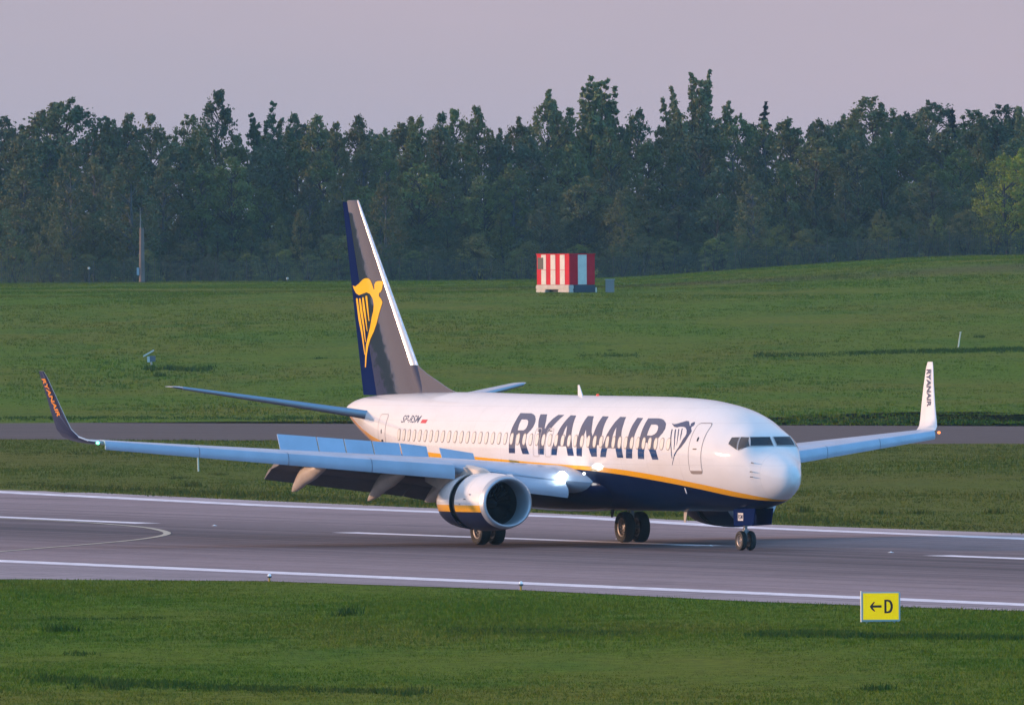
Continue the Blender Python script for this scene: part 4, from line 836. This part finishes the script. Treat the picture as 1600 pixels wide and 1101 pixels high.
def leaves(cent,rad,per,size,rng,squash=1.0,droop=0):
    # cent Nx3 cluster centres, rad per-cluster radius; returns verts, faces of small leaf sprays
    N=len(cent); c=np.repeat(cent,per,0); r=np.repeat(rad,per)
    d=rng.normal(size=(N*per,3)); d/=np.linalg.norm(d,axis=1)[:,None]; u=np.minimum(np.abs(rng.normal(size=N*per))*.5+.15,1.15)
    p=c+d*(r*u)[:,None]*np.array([1,1,squash]); p[:,2]-=droop*(r*u)*rng.random(N*per)
    a=rng.normal(size=(N*per,3)); a/=np.linalg.norm(a,axis=1)[:,None]; b=np.cross(a,rng.normal(size=(N*per,3))); b/=np.linalg.norm(b,axis=1)[:,None]
    s=(size*(.5+.9*rng.random(N*per)))[:,None]
    v=np.stack([p-a*s*.5,p+b*s*.32,p+a*s*.5,p-b*s*.32],1).reshape(-1,3); f=np.arange(len(v)).reshape(-1,4); return v,f
def mesh_np(name,v,f):
    me=bpy.data.meshes.new(name); me.vertices.add(len(v)); me.vertices.foreach_set('co',v.astype(np.float32).ravel()); k=f.shape[1]
    me.loops.add(f.size); me.loops.foreach_set('vertex_index',f.astype(np.int32).ravel()); me.polygons.add(len(f)); me.polygons.foreach_set('loop_start',np.arange(0,f.size,k,dtype=np.int32)); me.update(calc_edges=True); return me
def make_tree(kind,seed):
    rng=np.random.default_rng(seed); H=16.0; cent=[];rad=[]; tr=MB(); sq=1;dr=0;size=.30;per=46
    lean=rng.normal(size=2)*.02
    def axis(h): return np.array([lean[0]*h+.25*math.sin(h*.35+seed),lean[1]*h,h])
    if kind=='spruce':
        h=2.0
        while h<H*.985:
            R_=(1-h/H)**.9*2.8+.02; n=int(5+R_*4)
            for k in range(n):
                t=rng.random()*6.28
                for q in (.35,.7,1.0): 
                    rr=R_*q*(.8+.3*rng.random()); cent.append(axis(h)+np.array([rr*math.cos(t),rr*math.sin(t),-.32*rr+.1*rng.random()])); rad.append(.10+.20*R_*(1.2-q))
            h+=.42+.2*rng.random()
        for z in np.arange(H*.8,H*1.0,.14): cent.append(axis(z)); rad.append(.12+.03*(H-z))
        per=16; size=.22
    else:
        P_={'birch':(.10,.93,3.1,110,1.0),'airy':(.40,.98,2.6,30,.8),'wideairy':(.4,.98,4.6,30,.8),'oak':(.12,.92,4.2,115,1.15),'slim':(.06,.96,2.4,84,.85),'bush':(.0,.93,5.5,90,1.2)}[kind]
        h0,h1,Rm,nc,cr_=P_
        if kind in('airy','wideairy'):
            # separate upright limbs, each with its own plume, sky between them
            nl=9 if kind=='airy' else 15
            for k in range(nl):
                t=2*math.pi*k/nl*1.618*2+rng.normal()*.3; hb=H*(.30+.25*rng.random()); rr=Rm*(.12+.8*rng.random()); top=H*(.99-.17*(rr/Rm)**1.5-.10*rng.random()); pts=[axis(hb)*1.0]
                for q in np.linspace(.1,1,18):
                    z=hb+(top-hb)*q; c_=np.array([axis(z)[0]+rr*math.cos(t)*q**.6,axis(z)[1]+rr*math.sin(t)*q**.6,z]); pts.append(c_)
                    for _ in range(2): cent.append(c_+rng.normal(size=3)*np.array([1,1,.7])*(.50*(1.18-q))); rad.append((.80-.60*q)*(.5+.7*rng.random()))
                tr.tube([tuple(x) for x in pts],[.10-.088*j/(len(pts)-1) for j in range(len(pts))],5)
            for _ in range(40 if kind=='airy' else 70):
                z=H*(.12+.5*rng.random()); t=rng.random()*6.28; rr=Rm*rng.random()**.5*.9; cent.append(axis(z)+np.array([rr*math.cos(t),rr*math.sin(t),0])); rad.append(.85)
            per=34
        else:
            for _ in range(nc):
                q=rng.random(); z=H*(h0+(h1-h0)*q)
                pr={'birch':math.sin(math.pi*min(.97,q*.80+.14))**.6*(1-.2*q),'oak':math.sin(math.pi*min(.96,q*.78+.18))**.6,'slim':(1-q*q)**.6*.9+.12,'bush':math.sqrt(max(0,1-q*q))*.95}[kind]
                t=rng.random()*6.28; rr=Rm*pr*(.35+.65*rng.random()**.5)*(1+.18*math.sin(3*t+seed)); c_=axis(z)+np.array([rr*math.cos(t),rr*math.sin(t),0])
                cent.append(c_); rad.append(cr_*(.55+.75*rng.random())*(1.1-.45*q))
                if rng.random()<.55 and kind!='bush': b_=axis(max(z-rr*.9,H*h0*.6)); tr.tube([tuple(b_),tuple((b_+c_)/2+np.array([0,0,.15])),tuple(c_)],[.07,.045,.02],4)
            if kind in('birch','slim'): sq=1.15; dr=.5
            # top sprigs
            if kind!='bush':
                sp_={'oak':1.5,'birch':.9,'slim':.45}[kind]
                for _ in range(16): t=rng.random()*6.28; q=rng.random(); cent.append(axis(H*(.84+.14*(1-q)))+np.array([sp_*(.25+q)*math.cos(t),sp_*(.25+q)*math.sin(t),0])); rad.append(.22+.25*rng.random())
            per=64 if kind!='bush' else 60
    if kind!='bush': tr.tube([tuple(axis(h)) for h in ((-.5,2,5,7,9,11) if 'airy' in kind else (-.5,2,5,8,11,14.0))],[.24,.20,.17,.13,.08,.02],7)
    else: [tr.tube([(0,0,-.3),(math.cos(k)*1.2,math.sin(k)*1.2,5),(math.cos(k)*2,math.sin(k)*2,9)],[.15,.1,.04],5) for k in (0,2,4)]
    v,f=leaves(np.array(cent),np.array(rad),per,size,rng,sq,dr); return mesh_np(kind+'_crown',v,f),tr.mesh(kind+'_trunk')
VAR={}
def variant(kind,i):
    if (kind,i) not in VAR: VAR[(kind,i)]=make_tree(kind,i*17+len(kind)*3+5)
    return VAR[(kind,i)]
TP={}
def tree(kind,i,leaf,x,y,h,wd=1.0,label='',group=None,name=None,rz=0,bark=None):
    root=empty(name or {'birch':'birch_tree','airy':'poplar_tree','wideairy':'poplar_tree','oak':'broadleaf_tree','slim':'young_tree','bush':'shrub','spruce':'spruce_tree'}[kind],(x,y,float(T0(x,y))-.1),rz)
    s=h/16.0; root.scale=(s*wd,s*wd,s); tag(root,label,'shrub' if kind=='bush' else 'tree',group)
    cm,tm_=variant(kind,i); key=(kind,i,leaf)
    if key not in TP:
        c=cm.copy(); c.materials.append(LM[leaf]); TP[key]=c
    kb=(kind,i,'bark',bark or BK)
    if kb not in TP: t=tm_.copy(); t.materials.append(bark or BK); TP[kb]=t
    for nm,me in (('crown',TP[key]),('trunk',TP[kb])):
        o=bpy.data.objects.new(nm,me); C.objects.link(o); o.parent=root
    return root
rnd=random.Random(7)
def crest(px,row,Y): # height so the top reaches that photo row
    p=pix(px,row,Y); return p.x,p.z-float(T0(p.x,Y))+.1
# the skyline trees, each placed and sized from the photo: (px, top row, kind, variant, leaf, width, label)
SK=[(-6,178,'oak',0,'dark',1,'tree cut off by the left picture edge at the end of the wood'),
(45,190,'oak',1,'dark',.9,'low rounded tree between the left edge and the broad dark tree'),(72,156,'birch',2,'brown',1.05,'brownish twin-topped tree at the left shoulder of the broad dark tree'),(104,150,'oak',2,'dark',1.05,'broad dark tree, the highest near the left edge'),
(168,156,'airy',1,'brown',.9,'loose brown-tinged tree with a forked top right of the broad dark tree'),(205,176,'birch',0,'brown',.9,'narrow brown-green tree rising above the concrete pole'),(236,176,'birch',1,'mid',.9,'pair-crowned tree just right of the concrete pole'),(292,176,'oak',0,'mid',.75,'low round tree left of the tall knobbly tree'),
(340,140,'birch',0,'dark',.85,'tall knobbly tree, highest left of the tail fin'),(415,148,'airy',2,'dark',.95,'tall tree with two crowns left of the tail fin'),(458,176,'birch',1,'dark',.7,'short pointed tree leaning on the two-crowned tree'),(500,178,'birch',3,'mid',.85,'feathery tree standing directly left above the tail fin'),(528,190,'birch',0,'mid',.8,'small pointed tree above the fin tip'),
(556,178,'birch',3,'mid',.75,'sparse narrow tree just right above the fin tip'),(598,196,'birch',2,'soft',.8,'low sparse tree in the dip right of the fin'),(634,178,'birch',2,'mid',.9,'upright tree right of the dip beyond the fin'),(652,180,'birch',3,'mid',.75,'slim companion of the upright tree right of the dip'),(688,175,'birch',1,'dark',.8,'pointed dark tree in the left middle of the skyline'),
(712,170,'birch',0,'mid',.8,'pointed tree next to the pointed dark one'),(742,165,'birch',0,'mid',.8,'bushy-topped tree midway between fin and tall open tree'),(775,176,'airy',1,'brown',.7,'sparse brownish tree left of the tall open tree'),(812,178,'birch',2,'mid',.85,'small pointed tree at the foot of the tall open tree'),
(852,150,'oak',1,'soft',.8,'rounded left shoulder of the tall open tree'),(904,108,'wideairy',2,'soft',1.05,'tall open tree with plumed limbs above the striped cabin'),(955,140,'airy',0,'soft',.7,'lower plume-limbed tree right of the tall open tree'),(997,168,'birch',3,'dark',.75,'dark pointed tree between the two tall open trees'),(1035,196,'birch',1,'mid',.8,'low sparse tree in the gap left of the second tall open tree'),
(1098,103,'wideairy',3,'soft',.85,'tallest open tree with leaning plumes, right of centre'),(1150,176,'oak',2,'mid',.8,'green rounded tree below the tallest open tree'),(1198,158,'spruce',0,'spruce',1.25,'dark spruce with a thin spire right of the tallest open tree'),(1240,200,'birch',2,'mid',.8,'low light tree right of the thin-spired spruce'),
(1270,195,'birch',1,'brown',.8,'small brown-green tree right of centre'),(1297,178,'airy',1,'mid',.7,'narrow tree with a knot of leaves at its top'),(1330,180,'birch',3,'soft',.75,'feathery tree at the left shoulder of the big round tree'),(1368,148,'oak',0,'soft',1.2,'big airy round tree above the right half of the field'),(1404,180,'birch',0,'dark',.7,'dark right shoulder of the big round tree'),
(1448,172,'birch',1,'brown',.9,'brown-topped tree left of the small spruce'),(1482,168,'spruce',1,'spruce',1.1,'small dark spruce near the right edge'),(1512,188,'airy',0,'mid',.85,'sparse tree right of the small spruce'),(1535,200,'birch',2,'mid',.75,'low pointed tree before the last tall one'),
(1563,224,'birch',2,'mid',.9,'low tree in the dip near the right edge'),(1592,152,'wideairy',1,'soft',.8,'tall open tree cut by the right picture edge')]
for px,row,k,i,lf,wd,lb in SK:
    Y=1712+rnd.uniform(-6,10); x,h=crest(px,row,Y); tree(k,i,lf,x,Y,h,wd,lb,'trees along the skyline',rz=rnd.uniform(0,6.28))
# notable nearer trees
FT_R=[(1572,238,'oak',3,'lime',1.25,1668,'yellow-green leafy tree at the right edge in front of the dark wood'),(1606,228,'oak',1,'lime',1.3,1672,'second yellow-green tree, half cut by the right picture edge'),
(78,305,'bush',0,'mid',.75,1668,'rounded pale green shrub at far left in front of the trunks'),(1175,272,'birch',1,'brown',1.25,1674,'brown-green birch with a bare light trunk right of the cabin'),(975,292,'birch',3,'mid',1.15,1672,'broad birch with drooping side right above the striped cabin'),
(1462,332,'bush',1,'mid',.9,1666,'low blue-green shrub left of the yellow-green tree'),(1375,322,'bush',2,'brown',.8,1668,'low brownish shrub at the hill crest'),(205,228,'birch',0,'brown',1.2,1672,'tall olive birch right behind the concrete pole'),(603,275,'birch',2,'mid',1.1,1672,'rounded tree directly right of the fin'),(110,225,'birch',1,'brown',1.0,1674,'olive birch left of the concrete pole')]
for px,row,k,i,lf,wd,Y,lb in FT_R:
    x,h=crest(px,row,Y); tree(k,i,lf,x,Y,h,wd,lb,rz=rnd.uniform(0,6.28),bark=BIRCH if k=='birch' else None)
# the body of the wood: rows of trees one behind the other
def row(Y,x0,x1,step,hlo,hhi,kinds,lb,grp,seed):
    r=random.Random(seed); x=x0
    while x<x1:
        k,i,lf=r.choice(kinds); h=r.uniform(hlo,hhi); tree(k,i,lf,x+r.uniform(-.7,.7),Y+r.uniform(-3,3),h,r.uniform(.85,1.2)*(16/h)**.35,lb,grp,rz=r.uniform(0,6.28),bark=BIRCH if (k=='birch' and r.random()<.6) else None); x+=step*r.uniform(.75,1.25)
row(1740,-60,62,3.4,14.6,16.4,[('oak',0,'dark'),('oak',2,'dark'),('birch',1,'dark'),('slim',0,'dark')],'dark tree filling the rear of the wood below the skyline','trees at the rear of the wood',1)
row(1700,-56,58,3.0,13.0,15.2,[('birch',0,'mid'),('birch',1,'mid'),('oak',1,'mid'),('birch',2,'dark'),('oak',2,'dark'),('slim',3,'mid'),('birch',3,'brown')],'green tree in the upper middle rows of the wood','trees in the upper middle of the wood',2)
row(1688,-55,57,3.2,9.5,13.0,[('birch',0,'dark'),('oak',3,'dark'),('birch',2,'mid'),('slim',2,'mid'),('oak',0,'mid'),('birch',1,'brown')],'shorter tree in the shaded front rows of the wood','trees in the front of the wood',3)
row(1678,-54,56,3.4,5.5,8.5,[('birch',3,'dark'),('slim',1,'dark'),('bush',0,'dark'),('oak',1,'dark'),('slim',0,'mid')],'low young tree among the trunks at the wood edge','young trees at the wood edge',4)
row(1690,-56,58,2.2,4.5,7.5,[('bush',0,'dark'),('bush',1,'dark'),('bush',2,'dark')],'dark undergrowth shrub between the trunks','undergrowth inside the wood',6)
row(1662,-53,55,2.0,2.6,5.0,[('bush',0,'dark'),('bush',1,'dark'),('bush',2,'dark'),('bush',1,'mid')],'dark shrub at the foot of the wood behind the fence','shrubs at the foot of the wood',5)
# ---------------------------------------------------------------- grass blades
bgm=grassmat('grass_blades',*GR,island=True); tgm=grassmat('rank_grass',(.050,.092,.012),(.066,.090,.016),(.040,.078,.010),island=True)
def zfast(x,y):
    b=5.35*smoothstep(965,1350,y)-0.22*smoothstep(1400,1700,y); return b+2.1*smoothstep(4,48,x)*smoothstep(1290,1500,y)
def grass(name,y0,y1,n,per,h,wd,mat,seed,keep=None,spread=.25,label=None,pts=None,xs=1.04):
    rng=np.random.default_rng(seed)
    if pts is None:
        y=rng.uniform(y0,y1,n) ; hw=800/26221.2*y*xs+1; x=rng.uniform(-1,1,n)*hw
        k=rng.random(n)<hw/hw.max(); x,y=x[k],y[k]
    else: x,y=pts
    if keep is not None: k=keep(x,y); x,y=x[k],y[k]
    # local growth patches
    g=np.array([mnoise.noise((a*.09,b*.03,3.3)) for a,b in zip(x,y)])
    z=np.array([T(a,b) for a,b in zip(x,y)])
    N=len(x)*per; X=np.repeat(x,per)+rng.normal(size=N)*spread; Y=np.repeat(y,per)+rng.normal(size=N)*spread; Z=np.repeat(z,per)-.02
    H_=np.repeat(h*(.75+.8*np.clip(g,-.6,1)),per)*(.45+.8*rng.random(N)); t=rng.random(N)*3.14; w2=wd*(.6+.8*rng.random(N))/2; le=rng.normal(size=(N,2))*.35*H_[:,None]
    v=np.stack([np.stack([X-np.cos(t)*w2,Y-np.sin(t)*w2,Z],1),np.stack([X+np.cos(t)*w2,Y+np.sin(t)*w2,Z],1),np.stack([X+le[:,0],Y+le[:,1],Z+H_],1)],1).reshape(-1,3)
    me=mesh_np(name,v,np.arange(len(v)).reshape(-1,3)); o=link(name,me,mat,smooth=None); tag(o,kind='stuff',label=label,cat='grass'); return o
def edgeY(P_,x): return np.interp(x,[p[0] for p in P_],[p[1] for p in P_])
NE=[(-25,556),(-16.9,550.8),(-8.0,545.4),(0,531.2),(7.4,512.7),(15.2,498.4),(20,488)]; FE=[(-30,756),(-22.4,733.0),(-10.7,698.1),(2.5,661.2),(9.2,638.7),(18.8,617.2),(30,592)]
grass('grass',398,560,60000,9,.10,.030,bgm,1,lambda x,y:y<edgeY(NE,x)+.35*np.sin(x*3)+.2,label='short green grass in front of the runway')
grass('grass',590,905,44000,8,.11,.045,bgm,2,lambda x,y:(y>edgeY(FE,x)-.4)&(y<870-x*.875-1),label='short green grass between runway and taxiway')
grass('grass',905,1665,72000,8,.13,.08,bgm,3,lambda x,y:(y>941-x*.785+1),label='rough green field grass beyond the taxiway')
def line_pts(px0,px1,row0,row1,n,seed,dy):
    rng=np.random.default_rng(seed); u=rng.random(n); a,b=groundpix(px0,row0),groundpix(px1,row1); return a.x+(b.x-a.x)*u+rng.normal(size=n)*.05,a.y+(b.y-a.y)*u+rng.normal(size=n)*dy
for i,(p0,p1,r0,r1,n,h,dy) in enumerate(((1180,1600,994,999,700,.15,1.0),(1330,1600,552,546,500,.32,2),(1180,1340,990,990,150,.12,1.5),(60,420,1062,1078,450,.14,1.5),(400,620,1076,1083,200,.14,1.2),(60,260,968,966,110,.12,1.2),(900,1000,555,556,90,.3,3),(230,330,577,578,90,.3,3),(700,1000,985,990,350,.1,2),(1180,1340,556,553,150,.25,3),(0,1600,756,829,1400,.16,3.5),(0,1600,708,703,900,.2,5),(0,560,653,655,350,.25,4),(700,1600,655,660,350,.22,4))):
    grass('rank_grass',0,0,0,7,h,.05 if r0>700 else .09,tgm,20+i,None,.18,'darker rank grass in a ragged line',line_pts(p0,p1,r0,r1,n,40+i,dy))
rw_=random.Random(3); WX=[];WY=[]
for px,py in [(95,986),(135,1023),(170,1075),(500,560),(955,548),(1255,800),(1372,803),(1437,802),(280,748),(345,742),(300,760),(640,1085),(1370,1078),(1560,803),(540,960),(1530,527),(250,588),(275,578),(960,555)]:
    p=groundpix(px,py)
    for _ in range(14): WX.append(p.x+rw_.gauss(0,.22)); WY.append(p.y+rw_.gauss(0,.8))
grass('weed_clump',0,0,0,9,.30,.05,tgm,77,None,.12,'scattered dark weed clumps in the mown grass',(np.array(WX),np.array(WY)))
# ---------------------------------------------------------------- air
def haze():
    m=bpy.data.materials.new('haze'); m.use_nodes=True; n,l=nodes(m.node_tree); o=n('ShaderNodeOutputMaterial'); v=n('ShaderNodeVolumePrincipled'); l(v.outputs[0],o.inputs['Volume'])
    v.inputs['Color'].default_value=(.36,.70,1,1); v.inputs['Density'].default_value=HZ; v.inputs['Anisotropy'].default_value=.2
    me=MB().box(-9500,9500,-4500,12500,-1.6,36).mesh('haze'); ob=link('haze',me,m,smooth=None); tag(ob,kind='stuff'); 
HZ=0.000045
if HZ: haze()
